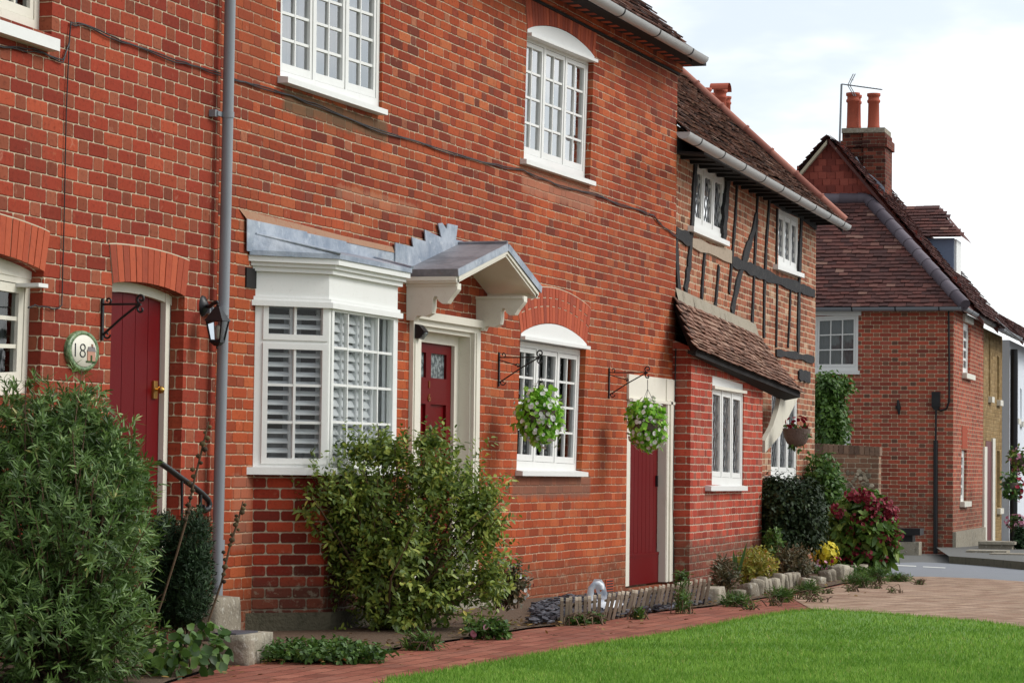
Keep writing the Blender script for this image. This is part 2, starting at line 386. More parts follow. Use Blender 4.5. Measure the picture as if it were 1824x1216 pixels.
MAT['tileM'] = rndmat('brown_clay_tiles', [(0,(58,44,40)),(.4,(88,64,56)),(.75,(112,78,66)),(1,(130,96,82))], .85, 6, .4, (50,42,38))
MAT['tileT'] = rndmat('red_brown_clay_tiles', [(0,(66,48,42)),(.4,(98,70,58)),(.75,(122,84,68)),(1,(140,108,90))], .85, 6, .4, (54,46,40), spot=((150,140,110), .35, 9, .6))
MAT['tileP'] = rndmat('porch_clay_tiles', [(0,(92,66,54)),(.4,(122,88,72)),(.75,(140,104,88)),(1,(158,128,110))], .85, 7, .35, (70,56,48), spot=((160,150,118), .4, 12, .6))
MAT['tileF'] = rndmat('dark_red_roof_tiles', [(0,(76,52,50)),(.5,(92,60,56)),(.93,(106,66,60)),(1,(140,108,96))], .85, 2.5, .35, (50,38,40), spot=((178,158,140), .45, 4.5, .67))
MAT['tilehung'] = rndmat('red_hung_tiles', [(0,(116,58,50)),(.5,(146,72,60)),(1,(162,86,72))], .85, 3, .35, (80,44,40))
MAT['ridge'] = rndmat('pink_clay_ridge', [(0,(150,96,84)),(1,(182,126,110))], .85, 6, .3, (110,80,70))
MAT['hipblue'] = rndmat('blue_grey_hip_tiles', [(0,(86,78,86)),(1,(112,104,112))], .7, 4, .4, (84,74,82))
MAT['pot'] = paint('terracotta_pot', (168,82,60), .8, .35, (110,64,52), .003)
MAT['stone'] = rndmat('weathered_stone', [(0,(120,112,98)),(.5,(150,142,126)),(1,(176,168,150))], .9, 9, .6, (70,64,54), .012, spot=((190,186,174), .6, 22, .55))
MAT['wood'] = rndmat('grey_weathered_wood', [(0,(136,124,108)),(.5,(164,150,132)),(1,(188,174,156))], .9, 30, .35, (86,76,64))
MAT['slate'] = rndmat('slate_chippings', [(0,(48,48,54)),(.5,(74,74,82)),(1,(104,104,112))], .6, 9, .3, (36,36,40))
MAT['twig'] = rndmat('brown_twigs', [(0,(70,52,42)),(1,(120,100,80))], .9, 9, .3, (50,40,32))
MAT['soil'] = paint('dark_soil', (92,74,58), .95, .7, (122,102,82), .02, 14)
MAT['brickpatch'] = paint('cement_fillet', (158,122,98), .95, .9, (150,84,62), .006, 14)
t = NT('swan_glaze'); MAT['swan'] = t.done(t.bsdf(t.mix(t.sstep(t.noise(t.obj(), 9, 3), .5, .7), (222,226,232), (170,186,204)), .35))
MAT['orange'] = paint('orange_beak', (200,110,40), .5)
MAT['wicker'] = rndmat('grey_wicker', [(0,(84,72,66)),(1,(124,110,102))], .9, 60, .6, (48,40,38), .012)
MAT['asphalt'] = None
t = NT('asphalt'); o = t.obj(); c = t.mix(t.noise(o, 60, 3, .8), (104,108,114), (140,143,148)); c = t.mix(t.M('MULTIPLY', t.sstep(t.noise(o, .6, 4), .45, .65), .5), c, (120,122,128))
MAT['asphalt'] = t.done(t.bsdf(c, .85, t.bump(t.noise(o, 90, 3), .004)))
t = NT('pavement_tarmac'); o = t.obj(); c = t.mix(t.noise(o, 20, 4, .8), (84,84,82), (108,107,102))
MAT['pavement'] = t.done(t.bsdf(c, .9, t.bump(t.noise(o, 60, 3), .004)))
MAT['roadpaint'] = paint('worn_road_paint', (205,205,200), .8, .5, (140,140,140), .001, 8)
t = NT('turf_soil'); o = t.obj(); c = t.mix(t.noise(o, 6, 5, .7), (78,116,40), (108,148,54))
MAT['turf'] = t.done(t.bsdf(c, .95, t.bump(t.noise(o, 40, 4), .02)))
t = NT('grass_blades'); o = t.obj(); r = t.rnd()
c = t.ramp(r, [(0,(94,132,48)),(.4,(122,164,62)),(.85,(152,190,86)),(.97,(170,196,96)),(1,(190,180,120))])
c = t.mix(t.M('MULTIPLY', t.sstep(t.noise(o, 1.3, 3), .4, .65), .45), c, (74,124,34))
p = t.bsdf(c, .6, spec=.2); tr = t.n('ShaderNodeBsdfTranslucent'); t.put(tr.inputs[0], c); mx = t.n('ShaderNodeMixShader'); mx.inputs[0].default_value = .35
t.t.links.new(p, mx.inputs[1]); t.t.links.new(tr.outputs[0], mx.inputs[2]); MAT['grass'] = t.done(mx.outputs[0])
G = lambda *a: a
MAT['leaf_willow'] = leafmat('narrow_green_leaves', [(0,(46,66,32)),(.4,(74,102,48)),(.75,(104,136,66)),(.93,(148,172,108)),(1,(170,150,84))], .45, .25)
MAT['leaf_shrub'] = leafmat('olive_oval_leaves', [(0,(58,80,36)),(.35,(92,116,50)),(.7,(132,150,62)),(.9,(184,192,94)),(1,(214,196,92))], .45, .3)
MAT['leaf_conifer'] = leafmat('dark_conifer', [(0,(22,40,24)),(.6,(38,64,34)),(1,(60,88,44))], .7, .1)
MAT['leaf_hedge'] = leafmat('glossy_dark_leaves', [(0,(26,40,22)),(.6,(42,60,34)),(1,(70,90,52))], .5, .1, .22)
MAT['leaf_lime'] = leafmat('bright_lime_leaves', [(0,(104,164,44)),(.5,(146,206,66)),(1,(190,232,110))], .5, .35)
MAT['leaf_mid'] = leafmat('mid_green_leaves', [(0,(40,66,30)),(.5,(70,104,44)),(1,(110,142,62))], .5, .25)
MAT['leaf_hyd'] = leafmat('hydrangea_leaves', [(0,(52,80,34)),(.5,(88,122,50)),(1,(140,160,70))], .5, .25)
MAT['leaf_ivy'] = leafmat('fresh_ivy_leaves', [(0,(42,68,26)),(.5,(70,104,38)),(1,(106,138,54))], .5, .25)
MAT['leaf_gold'] = leafmat('yellow_green_leaves', [(0,(96,110,44)),(.5,(146,148,56)),(.85,(176,150,64)),(1,(170,100,50))], .5, .25)
MAT['leaf_bronze'] = leafmat('bronze_green_leaves', [(0,(52,56,36)),(.5,(86,84,54)),(.85,(110,92,62)),(1,(120,80,60))], .5, .2)
MAT['petal_white'] = leafmat('pale_lilac_petals', [(0,(206,206,206)),(.5,(228,230,226)),(1,(242,242,238))], .6, .25)
MAT['petal_red'] = leafmat('wine_red_petals', [(0,(92,20,36)),(.5,(134,36,54)),(1,(166,62,78))], .6, .2)
MAT['petal_crimson'] = leafmat('crimson_petals', [(0,(120,10,40)),(1,(176,30,60))], .6, .2)
MAT['petal_yellow'] = leafmat('yellow_petals', [(0,(206,186,40)),(.5,(226,212,60)),(1,(238,226,90))], .6, .25)
MAT['petal_pink'] = leafmat('pink_petals', [(0,(200,120,150)),(1,(232,180,200))], .6, .25)
MAT['seed'] = rndmat('dry_seed_heads', [(0,(52,42,34)),(1,(104,90,60))], .9, 20, .3)
# ------------------------------------------------------------ generic builders
def arc(L, R, rise, n=12):      # from L to R in (s,z), circular-ish segment
    out = []
    for i in range(n+1):
        t = i/n; out.append((L[0]+(R[0]-L[0])*t, L[1]+(R[1]-L[1])*t+rise*math.sin(math.pi*t)**.8 if 0 < t < 1 else L[1]+(R[1]-L[1])*t))
    return out
def wall(name, outer, holes, mat, parent, reveal=.12, y0=0.0, back=None, left=True, right=True):
    """outer, holes: lists of (s,z). front face at y0, reveals go in, side returns go back."""
    mb = MB(); loops = [outer]+[h[0] if isinstance(h, tuple) else h for h in holes]
    flat = [p for l in loops for p in l]
    tris = tessellate_polygon([[Vector((p[0], p[1], 0)) for p in l] for l in loops])
    for tr in tris:
        ps = [flat[i] for i in tr]
        ar = (ps[1][0]-ps[0][0])*(ps[2][1]-ps[0][1])-(ps[1][1]-ps[0][1])*(ps[2][0]-ps[0][0])
        if ar < 0: ps = ps[::-1]
        mb.add([(p[0], y0, p[1]) for p in ps], [(0, 1, 2)], uvs=[[p for p in ps]])
    for h in holes:
        dep = reveal
        if isinstance(h, tuple): h, dep = h
        n = len(h)
        for i in range(n):
            a, b = h[i], h[(i+1) % n]
            vert = abs(a[0]-b[0]) < abs(a[1]-b[1])
            if vert: uv = [(a[0], a[1]), (b[0], b[1]), (b[0]+dep, b[1]), (a[0]+dep, a[1])]
            else: uv = [(a[0], a[1]), (b[0], b[1]), (b[0], b[1]+dep), (a[0], a[1]+dep)]
            mb.add([(a[0], y0, a[1]), (b[0], y0, b[1]), (b[0], y0+dep, b[1]), (a[0], y0+dep, a[1])], [(0, 1, 2, 3)], uvs=[uv])
    if back:
        n = len(outer)
        for i in range(n):
            a, b = outer[i], outer[(i+1) % n]
            vert = abs(a[0]-b[0]) < abs(a[1]-b[1])
            if not vert: continue
            mb.add([(a[0], y0, a[1]), (b[0], y0, b[1]), (b[0], y0+back, b[1]), (a[0], y0+back, a[1])], [(0, 1, 2, 3)],
                   uvs=[[(a[0], a[1]), (b[0], b[1]), (b[0]+back, b[1]), (a[0]+back, a[1])]])
    return mb.build(name, mat, parent)
def arch_bricks(parent, L, R, rise, hgt, n, y=-.004, mat=None, double=False, flare=.12):
    mb = MB(); mm = MB(); W = R[0]-L[0]
    lo = arc(L, R, rise, n); mid = ((L[0]+R[0])/2, (L[1]+R[1])/2)
    def tb(t):
        x = L[0]+W*t; z = L[1]+(R[1]-L[1])*t+(rise*math.sin(math.pi*t)**.8 if 0 < t < 1 else 0); return x, z
    def tp(t, k=1.0):
        x, z = tb(t); return (x+(t-.5)*2*flare*k, z+hgt*k*(1-.06*math.sin(math.pi*t)))
    g = .006/W*1.2
    for i in range(n):
        t0 = i/n+g/2; t1 = (i+1)/n-g/2
        segs = [(0, 1)]
        if double: segs = [(0, .46), (.49, 1)] if i % 2 else [(0, .7), (.73, 1)]
        for a, b in segs:
            def pt(t, k):
                p = tb(t); q = tp(t); return (p[0]+(q[0]-p[0])*k, p[1]+(q[1]-p[1])*k)
            o = [pt(t0, a), pt(t1, a), pt(t1, b), pt(t0, b)]
            mb.prism(o, y-random.random()*.003, y+.1, random.random())
    # mortar bed just behind the face
    bed = [tb(0)]+[tb(i/n) for i in range(1, n)]+[tb(1)]; top = [tp(i/n) for i in range(n, -1, -1)]
    top = [(x, z+.008) for x, z in top]
    for i in range(n):
        a, b = bed[i], bed[i+1]; c, d = top[n-i-1], top[n-i]
        mm.add([(a[0], y+.003, a[1]+.002), (b[0], y+.003, b[1]+.002), (c[0], y+.003, c[1]), (d[0], y+.003, d[1])], [(0, 1, 2, 3)])
    o = mb.build('brick_arch', mat or MAT['archbrick'], parent)
    mm.build('arch_mortar', MAT['mortar'], o); return o
def curtain(mb, x0, x1, y, z0, z1, amp=.02, k=40, n=None):
    n = n or max(6, int((x1-x0)*60)); vs = []
    for i in range(n+1):
        x = x0+(x1-x0)*i/n; yy = y+amp*math.sin(x*k)+amp*.4*math.sin(x*k*2.3+1)
        vs += [(x, yy, z0), (x, yy, z1)]
    mb.add(vs, [(2*i, 2*i+2, 2*i+3, 2*i+1) for i in range(n)], sm=True)
def window(parent, q, y=.03, groups=3, cols=2, rows=4, edge=.045, stile=.035, mull=.03, bar=.018, bottom=.07, top=.045,
           fmat='white', glass='glass', inner='curtain', lead=False, name='window', casbot=.05, depth=.05):
    W, H = qsize(q); f = warp(q, W, H)
    mb = MB(); mb.xf = f
    mb.box(0, W, y, y+.07, 0, bottom); mb.box(0, W, y, y+.07, H-top, H)
    mb.box(0, edge, y, y+.07, bottom, H-top); mb.box(W-edge, W, y, y+.07, bottom, H-top)
    gw = (W-2*edge-(groups-1)*mull)/groups
    for g in range(groups-1):
        x = edge+(g+1)*gw+g*mull; mb.box(x, x+mull, y, y+.07, bottom, H-top)
    fr = mb.build(name, MAT[fmat], parent)
    gl = MB(); gl.xf = f; ld = MB(); ld.xf = f
    for g in range(groups):
        x0 = edge+g*(gw+mull)+.003; x1 = x0+gw-.006; z0 = bottom+.003; z1 = H-top-.003
        s = MB(); s.xf = f; ys = y+.006
        s.box(x0, x1, ys, ys+.04, z0, z0+casbot); s.box(x0, x1, ys, ys+.04, z1-stile, z1)
        s.box(x0, x0+stile, ys, ys+.04, z0+casbot, z1-stile); s.box(x1-stile, x1, ys, ys+.04, z0+casbot, z1-stile)
        a0, a1, b0, b1 = x0+stile, x1-stile, z0+casbot, z1-stile
        if not lead:
            pw = (a1-a0-(cols-1)*bar)/cols; ph = (b1-b0-(rows-1)*bar)/rows
            for c in range(cols-1):
                x = a0+(c+1)*pw+c*bar; s.box(x, x+bar, ys+.006, ys+.034, b0, b1)
            for r in range(rows-1):
                z = b0+(r+1)*ph+r*bar
                for c in range(cols):
                    x = a0+c*(pw+bar); s.box(x, x+pw, ys+.008, ys+.033, z, z+bar)
            for r in range(rows):
                for c in range(cols):
                    x = a0+c*(pw+bar); z = b0+r*(ph+bar); tl = random.uniform(-.0008, .0008); t2 = random.uniform(-.0006, .0006)
                    gl.add([(x-.004, ys+.02+tl, z-.004), (x+pw+.004, ys+.02-tl, z-.004), (x+pw+.004, ys+.02-tl+t2, z+ph+.004), (x-.004, ys+.02+tl+t2, z+ph+.004)], [(0, 1, 2, 3)])
        else:
            gl.add([(a0-.003, ys+.022, b0-.003), (a1+.003, ys+.022, b0-.003), (a1+.003, ys+.022, b1+.003), (a0-.003, ys+.022, b1+.003)], [(0, 1, 2, 3)])
            pd = lead; w_ = a1-a0; h_ = b1-b0; asp = 1.45
            for sgn in (1, -1):
                c = -h_*1.0/asp if sgn > 0 else 0
                k = -int((h_/asp)/pd)-1
                while k*pd < w_+h_/asp:
                    # line x = k*pd + sgn*z/asp
                    pts = []
                    for z in (0, h_):
                        pts.append((k*pd+sgn*z/asp, z))
                    (xa, za), (xb, zb) = pts
                    ta, tb_ = 0.0, 1.0; dx = xb-xa
                    if dx != 0:
                        u0 = (0-xa)/dx; u1 = (w_-xa)/dx; lo, hi = min(u0, u1), max(u0, u1); ta = max(ta, lo); tb_ = min(tb_, hi)
                    if tb_ > ta+.01:
                        p = (xa+dx*ta+a0, ys+.019-.0005*sgn, za+(zb-za)*ta+b0); r_ = (xa+dx*tb_+a0, ys+.019-.0005*sgn, za+(zb-za)*tb_+b0)
                        ld.beam(p, r_, .0105, .004)
                    k += 1
        s.build('sash', MAT[fmat], fr)
    gl.build('pane', MAT[glass], fr)
    if lead: ld.build('lead_lattice', MAT['came'], fr)
    # room behind
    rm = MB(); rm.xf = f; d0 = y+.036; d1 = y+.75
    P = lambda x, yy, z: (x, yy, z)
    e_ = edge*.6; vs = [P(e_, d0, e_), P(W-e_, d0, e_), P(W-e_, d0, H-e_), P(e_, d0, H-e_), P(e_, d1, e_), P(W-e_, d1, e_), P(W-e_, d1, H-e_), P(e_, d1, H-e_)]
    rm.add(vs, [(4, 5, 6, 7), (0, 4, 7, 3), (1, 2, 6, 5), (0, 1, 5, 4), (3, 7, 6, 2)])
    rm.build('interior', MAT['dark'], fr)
    if inner == 'curtain':
        c = MB(); c.xf = f
        for g in range(groups):
            x0 = edge+g*(gw+mull); curtain(c, x0+gw*.5 if g != 1 else x0, x0+gw, y+.14, bottom, H-top)
        c.build('curtain', MAT['curtain'], fr)
    elif inner == 'nets':
        c = MB(); c.xf = f; curtain(c, edge, W-edge, y+.12, bottom, H-top, .015, 60); c.build('curtain', MAT['curtain'], fr)
    elif inner == 'shutter':
        c = MB(); c.xf = f
        for g in range(groups):
            x0 = edge+g*(gw+mull); z = bottom+.06
            xa, xb = x0+.01, x0+gw*.62
            c.box(xa-.01, xa+.02, y+.1, y+.125, bottom, H-top); c.box(xb, xb+.03, y+.1, y+.125, bottom, H-top)
            while z < H-top-.03:
                c.add([(xa+.02, y+.085, z), (xb, y+.085, z), (xb, y+.14, z+.028), (xa+.02, y+.14, z+.028), (xa+.02, y+.085, z+.008), (xb, y+.085, z+.008), (xb, y+.14, z+.036), (xa+.02, y+.14, z+.036)],
                      [(0, 1, 2, 3), (4, 5, 6, 7), (0, 1, 5, 4), (2, 3, 7, 6)])
                z += .062
        c.build('shutter', MAT['shutter'], fr)
        c = MB(); c.xf = f
        for g in range(groups):
            x0 = edge+g*(gw+mull); curtain(c, x0+gw*.45, x0+gw, y+.2, bottom, H-top, .02, 45)
        c.build('curtain', MAT['curtain'], fr)
    return fr
def sill(parent, F, a, b, h, out=.06, inn=.06, mat='white'):   # a,b px of the lower front edge; h in metres
    A = F.h(a[0], a[1], out); B = F.h(b[0], b[1], out)
    mb = MB(); W = B[0]-A[0]
    def f(x, y, z): return (A[0]+x, y, A[1]+(B[1]-A[1])*x/W+z)
    mb.xf = f; mb.add([(x, y, z) for x in (0, W) for y, z in ((-out, 0), (inn, 0), (inn, h+.014), (-out, h))],
                      [(3, 2, 1, 0), (4, 5, 6, 7), (0, 1, 5, 4), (1, 2, 6, 5), (2, 3, 7, 6), (3, 0, 4, 7)])
    return mb.build('sill', MAT[mat], parent)
def tiles(name, parent, mat, O, e, g, poly, tw=.165, ex=.1, th=.014, jit=1.0, seed=1, sag=None, world=None):
    """tiles on plane O + a e + b g, inside poly"""
    R = random.Random(seed); N = e.cross(g).normalized()
    if N.z < 0: N = -N
    mb = MB(); b0 = min(p[1] for p in poly); b1 = max(p[1] for p in poly); a0 = min(p[0] for p in poly); a1 = max(p[0] for p in poly)
    row = 0; b = b0
    while b < b1:
        a = a0-(tw/2 if row % 2 else 0)-tw; rj = R.uniform(-.006, .006)*jit; col = 0
        while a < a1+tw:
            if inside((a+tw/2, b+ex*.55), poly):
                ja = R.uniform(-.004, .004)*jit; jb = R.uniform(-.01, .01)*jit+rj; jt = R.uniform(-.003, .007)*jit; rot = R.uniform(-.02, .02)*jit
                dz = (sag(a, b) if sag else 0)
                x0, x1 = a+ja+.002, a+tw+ja-.002; y0, y1 = b+jb, b+ex*1.45+jb
                c0 = th*1.9+jt+dz; c1 = .002+dz
                pts = []
                for (x, y, c) in ((x0, y0+rot*tw, c0-th), (x1, y0-rot*tw, c0-th+R.uniform(0, .002)), (x1, y1, c1-.004), (x0, y1, c1-.004), (x0, y0+rot*tw, c0), (x1, y0-rot*tw, c0), (x1, y1, c1), (x0, y1, c1)):
                    pts.append(O+e*x+g*y+N*c)
                mb.add(pts, [(4, 5, 6, 7), (0, 1, 5, 4), (0, 4, 7, 3), (1, 2, 6, 5)], R.random())
            a += tw; col += 1
        b += ex; row += 1
    return mb
def underlay(mb, O, e, g, poly, drop=-.012, r=.2):
    N = e.cross(g).normalized()
    if N.z < 0: N = -N
    mb.add([O+e*a+g*b+N*drop for a, b in poly], [tuple(range(len(poly)))], r)
def halfpipe(mb, p, q, rad, n=8, th=.004):
    p = Vector(p); q = Vector(q); d = (q-p).normalized(); side = d.cross(Vector((0, 0, 1))).normalized(); up = side.cross(d)
    vs = []
    for c in (p, q):
        for k in range(n+1):
            t = math.pi*k/n; vs.append(c+side*math.cos(t)*rad-up*math.sin(t)*rad)
        for k in range(n+1):
            t = math.pi*k/n; vs.append(c+side*math.cos(t)*(rad-th)-up*math.sin(t)*(rad-th))
    m_ = 2*(n+1); fs = []
    for k in range(n):
        fs.append((k, k+1, m_+k+1, m_+k)); fs.append((n+1+k, m_+n+1+k, m_+n+2+k, n+2+k))
    vs2 = len(vs)
    mb.add(vs, fs, sm=True)
    mb.add([q]+vs[m_:m_+n+1], [(0,)+(k+1, k+2) for k in range(n)]); mb.add([p]+vs[0:n+1], [(0,)+(k+1, k+2) for k in range(n)])
def gutter(parent, p, q, rad=.06, nb=5, mat='gutter', seed=1):
    mb = MB(); halfpipe(mb, p, q, rad); o = mb.build('gutter', MAT[mat], parent)
    p = Vector(p); q = Vector(q)
    for i in range(nb):
        t = (i+.5)/nb; c = p+(q-p)*t; d = (q-p).normalized(); b = MB(); halfpipe(b, c-d*.012, c+d*.012, rad+.004)
        b.build('gutter_joint', MAT['black'], o)
    return o
def local(F, P):             # world point into frame coordinates used by children meshes
    return F.M.inverted() @ Vector(P)
# ============================================================ HOUSE 16 / 18 (main facade)
sJ, _ = FM.h(386, 560)         # joint between the two brick houses (behind the downpipe)
sE = 24.66
ztop = 4.62
H16 = thing('brick_house', 'orange brick house with white bay window, lead canopy and two red doors', 'house', (sJ, 0, 0), FM)
H18 = thing('brick_house', 'red brick house at the left with the number 18 plaque and arched red doorway', 'house', (sJ-4, 0, 0), FM)
h = FM.h
def hole(pts, off=0): return [h(x, y, off) for x, y in pts]
# --- openings of 16
W1q = hole([(502,-190),(684,-125),(680,196),(499,143)])
W2L, W2R = h(939,52), h(1058,101); W2b = hole([(1051,321),(933,284)])
W3L, W3R = h(927,594), h(1044,613); W3b = hole([(1036,846),(920,840)])
hW2 = arc(W2L, W2R, .115)+W2b; hW3 = arc(W3L, W3R, .125)+W3b
dl_, dr_, dz_ = h(744, 573)[0], h(839, 590)[0], h(790, 586)[1]; D16 = [(dl_-.003, dz_+.003), (dr_+.003, dz_+.003), (dr_+.003, .02), (dl_-.003, .02)]
D3 = hole([(1118,666),(1195,677),(1193,1040),(1116,1047)]); D3 = [D3[0], D3[1], (D3[1][0], -.04), (D3[0][0], -.04)]
zt = 6.4
outer16 = [(sJ, -.5), (sE, -.5), (sE, ztop), (sJ, ztop)]
# top follows: W1 needs height
outer16 = [(sJ, -.6), (sE, -.6), (sE, 4.86), (sJ, 4.86)]
w1t = 4.78
W1q = [(W1q[0][0], min(W1q[0][1], w1t)), (W1q[1][0], min(W1q[1][1], w1t)), W1q[2], W1q[3]]
bayhole = hole([(470,545),(640,560),(640,830),(462,835)])
wall('wall', outer16, [(W1q, .05), (hW2, .05), (hW3, .06), (D16, .2), (D3, .05), (bayhole, .3)], MAT['brick16'], H16, back=6.5)
# --- windows of 16
def insetq(q, l=.0, r=.0, t=.0, b=.0):
    TL, TR, BR, BL = q; return [(TL[0]+l, TL[1]-t), (TR[0]-r, TR[1]-t), (BR[0]-r, BR[1]+b), (BL[0]+l, BL[1]+b)]
w = window(H16, W1q, y=.022, groups=3, cols=2, rows=6, edge=.05, glass='skyglass', inner='curtain')
sill(w, FM, (513,147), (691,205.5), .036, .07, .05)
q2 = [(W2L[0], W2L[1]-.0), (W2R[0], W2R[1]+.0), W2b[0], W2b[1]]
w = window(H16, insetq(q2, t=.03), y=.048, groups=3, cols=2, rows=4, edge=.05, glass='skyglass', inner='nets')
sill(w, FM, (938,291.5), (1062,331.5), .036, .055, .05)
def archboard(par, L, R, rise, y0, y1, low=.05):
    mb = MB(); mb.prism([(L[0], L[1]-low), (R[0], R[1]-low)]+arc(L, R, rise-.006, 16)[::-1], y0, y1)
    mb.box(0, 0, 0, 0, 0, 0) if False else None
    d = (R[1]-L[1])/(R[0]-L[0]); mb.xf = lambda x, y, z: (x, y, z+L[1]-low+(x-L[0])*d)
    mb.box(L[0], R[0], y0-.035, y0, -.004, .022)
    return mb.build('arched_board', MAT['white'], par)
archboard(w, W2L, W2R, .115, -.004, .1)
arch_bricks(H16, W2L, W2R, .115, .33, 26, mat=MAT['archbrick'], double=False, flare=.1)
q3 = [(W3L[0], W3L[1]), (W3R[0], W3R[1]), W3b[0], W3b[1]]
w = window(H16, insetq(q3, t=.05, b=.02), y=.05, groups=3, cols=2, rows=4, edge=.045, inner='shutter')
sill(w, FM, (931,847), (1048,848.5), .036, .06, .05)
archboard(w, W3L, W3R, .125, -.006, .1, .04)
arch_bricks(H16, W3L, W3R, .125, .30, 24, double=True, flare=.12)
# cornice: projecting string course and dentils under the gutter
zc = h(1208, 131)[1]
mb = MB(); mb.add([(x, y, z) for x in (sJ, sE+.02) for y, z in ((-.0, zc-.0), (-.045, zc+.012), (-.045, zc+.07), (0, zc+.07))],
    [(0,1,2,3),(7,6,5,4),(0,4,5,1),(1,5,6,2),(2,6,7,3)], uvs=[[(0,0)]*4]*2+[[(sJ, 9), (sE, 9), (sE, 9.07), (sJ, 9.07)]]*3)
mb.add([(sJ, -.05, zc+.07), (sE+.02, -.05, zc+.07), (sE+.02, -.05, 4.9), (sJ, -.05, 4.9), (sJ, 0, 4.9), (sE+.02, 0, 4.9), (sE+.02, 0, zc+.07)],
    [(0,1,2,3), (1,6,5,2)], uvs=[[(sJ, 9.3), (sE, 9.3), (sE, 9.5), (sJ, 9.5)], [(0, 9.3), (.05, 9.3), (.05, 9.5), (0, 9.5)]])
mb.build('string_course', MAT['brick16'], H16)
mb = MB(); x = sJ+.05
while x < sE:
    mb.box(x, x+.1, -.13, -.05, zc+.07, zc+.125, random.random()); x += .215
mb.box(sJ, sE+.02, -.17, -.0, zc+.127, zc+.16, .3)
mb.build('dentil_course', MAT['archbrick'], H16)
mb = MB(); mb.box(sJ, sE+.015, -.022, .01, zc-.02, zc-.001); mb.build('shadow_grime_strip', MAT['voiddark'], H16)  # dark strip painting in the shadow gap and grime under the string course
# roof of 16 (plain gable ended at right)
p0 = FM.w(*h(1234, 92, .26), .26); zE = p0.z
deg = math.radians(44); eM = Vector((1, 0, 0)); gM = Vector((0, math.cos(deg), math.sin(deg)))
O = Vector((sJ-.1, -.26, zE)); L_ = p0.x-O.x
poly = [(0, 0), (L_, 0), (L_, 3.4), (0, 3.4)]
RF = MB(); underlay(RF, O, eM, gM, poly, -.02); RF.prismP([O+eM*L_, O+eM*L_+gM*3.4, O+eM*L_+gM*3.4-Vector((0,0,.1)), O+eM*L_-Vector((0,0,.1))], (-.02, 0, 0))
rf = RF.build('roof', MAT['voiddark'], H16)
polyv = [(max(0, L_-7.5), 0), (L_+.02, 0), (L_+.02, 3.4), (max(0, L_-7.5), 3.4)]
tiles('x', None, None, O, eM, gM, polyv, seed=3, ex=.1, jit=1.6).build('roof_tiles', MAT['tileM'], rf)
gutter(H16, FM.w(sJ, zE+.0, .33), FM.w(h(1252, 103, .33)[0], h(1252, 103, .33)[1], .33), .058, 9)
# soffit
mb = MB(); mb.box(sJ, sE+.1, -.25, .0, zE-.06, zE-.03); mb.build('soffit', MAT['voiddark'], rf)
# ---------------- garden door (D3)
z0 = -.02; xl, xr = D3[0][0], D3[1][0]
mb = MB(); mb.box(xl, xl+.16, .015, .1, z0, D3[0][1]); 
xi = h(1171, 900, -.05)[0]
mb.box(xi, xr+.02, -.03, .05, z0, D3[0][1]-.005); mb.box(xi+.1, xi+.16, -.045, -.03, z0, D3[0][1]-.2); mb.box(xi+.01, xi+.05, -.038, -.03, z0, D3[0][1]-.2)
mb.box(xl+.16, xi, .005, .08, D3[0][1]-.2, D3[0][1]-.004); mb.box(xl-.02, xr, -.02, .0, D3[0][1]-.22, D3[0][1]-.0); mb.box(xl, xr, -.045, -.02, D3[0][1]-.235, D3[0][1]-.21)
df = mb.build('door_frame', MAT['cream'], H16)
mb = MB(); x = xl+.16; k = 0
while x < xi-.01:
    w_ = min(.125, xi-x); mb.box(x+.003, x+w_-.003, .052, .09, z0+.26, D3[0][1]-.2); x += w_
mb.box(xl+.16, xi, .06, .1, z0, D3[0][1]-.2); mb.box(xl+.16, xi, .035, .06, z0, z0+.25); mb.prism([(xl+.16, z0+.25), (xi, z0+.25), (xi, z0+.275), (xl+.16, z0+.275)], .03, .06)
dd = mb.build('door', MAT['red'], H16)
mb = MB(); mb.box(xi-.07, xi-.05, .03, .055, .85, .95); mb.build('latch', MAT['black'], dd)
# ---------------- front door 16
def px_rect(x0, y0, x1, y1, off=0):
    a = h(x0, y0, off); b = h(x1, y1, off); return a, b
aL = h(730, 560)[0]; aR = h(850, 572)[0]; zT = h(790, 562)[1]; iL = h(744, 573)[0]; iR = h(839, 590)[0]; zI = h(790, 586)[1]
mb = MB(); mb.box(aL, iL, -.03, .0, .05, zT-.06); mb.box(iR, aR, -.03, .0, .05, zT-.06); mb.box(iL, iR, -.029, .0, zI, zT-.06); mb.box(aL-.002, aR+.002, -.034, .0, zT-.06, zT-.055)
mb.box(aL-.03, aR+.03, -.06, .0, zT-.055, zT); mb.box(aL+.02, aL+.04, -.038, -.03, .05, zI); mb.box(iR+.03, iR+.07, -.038, -.03, .05, zI)
mb.box(iL, iR, .0, .14, zI-.03, zI); mb.box(iR-.012, iR, .0, .14, .05, zI-.03); mb.box(iL, iL+.012, .0, .14, .05, zI-.03)
mb.box(iL+.012, iR-.012, .09, .15, zI-.1, zI-.03); mb.box(iR-.1, iR-.012, .09, .15, .05, zI-.1); mb.box(iL+.012, iL+.06, .09, .15, .05, zI-.1)
df = mb.build('door_frame', MAT['cream'], H16)
dl, dr = iL+.06, iR-.1; dt = zI-.1; DW = dr-dl
mb = MB(); yb = .115
gz0 = h(780, 674, -.12)[1]
mb.box(dl, dr, yb+.02, yb+.048, .06, gz0-.001)
for (a, b) in ((dl, dl+.1), (dr-.1, dr), ((dl+dr)/2-.05, (dl+dr)/2+.05)): mb.box(a, b, yb, yb+.05, .06, dt)
mb.box(dl+.1, (dl+dr)/2-.05, yb, yb+.049, dt-.07, dt); mb.box((dl+dr)/2+.05, dr-.1, yb, yb+.049, dt-.07, dt)
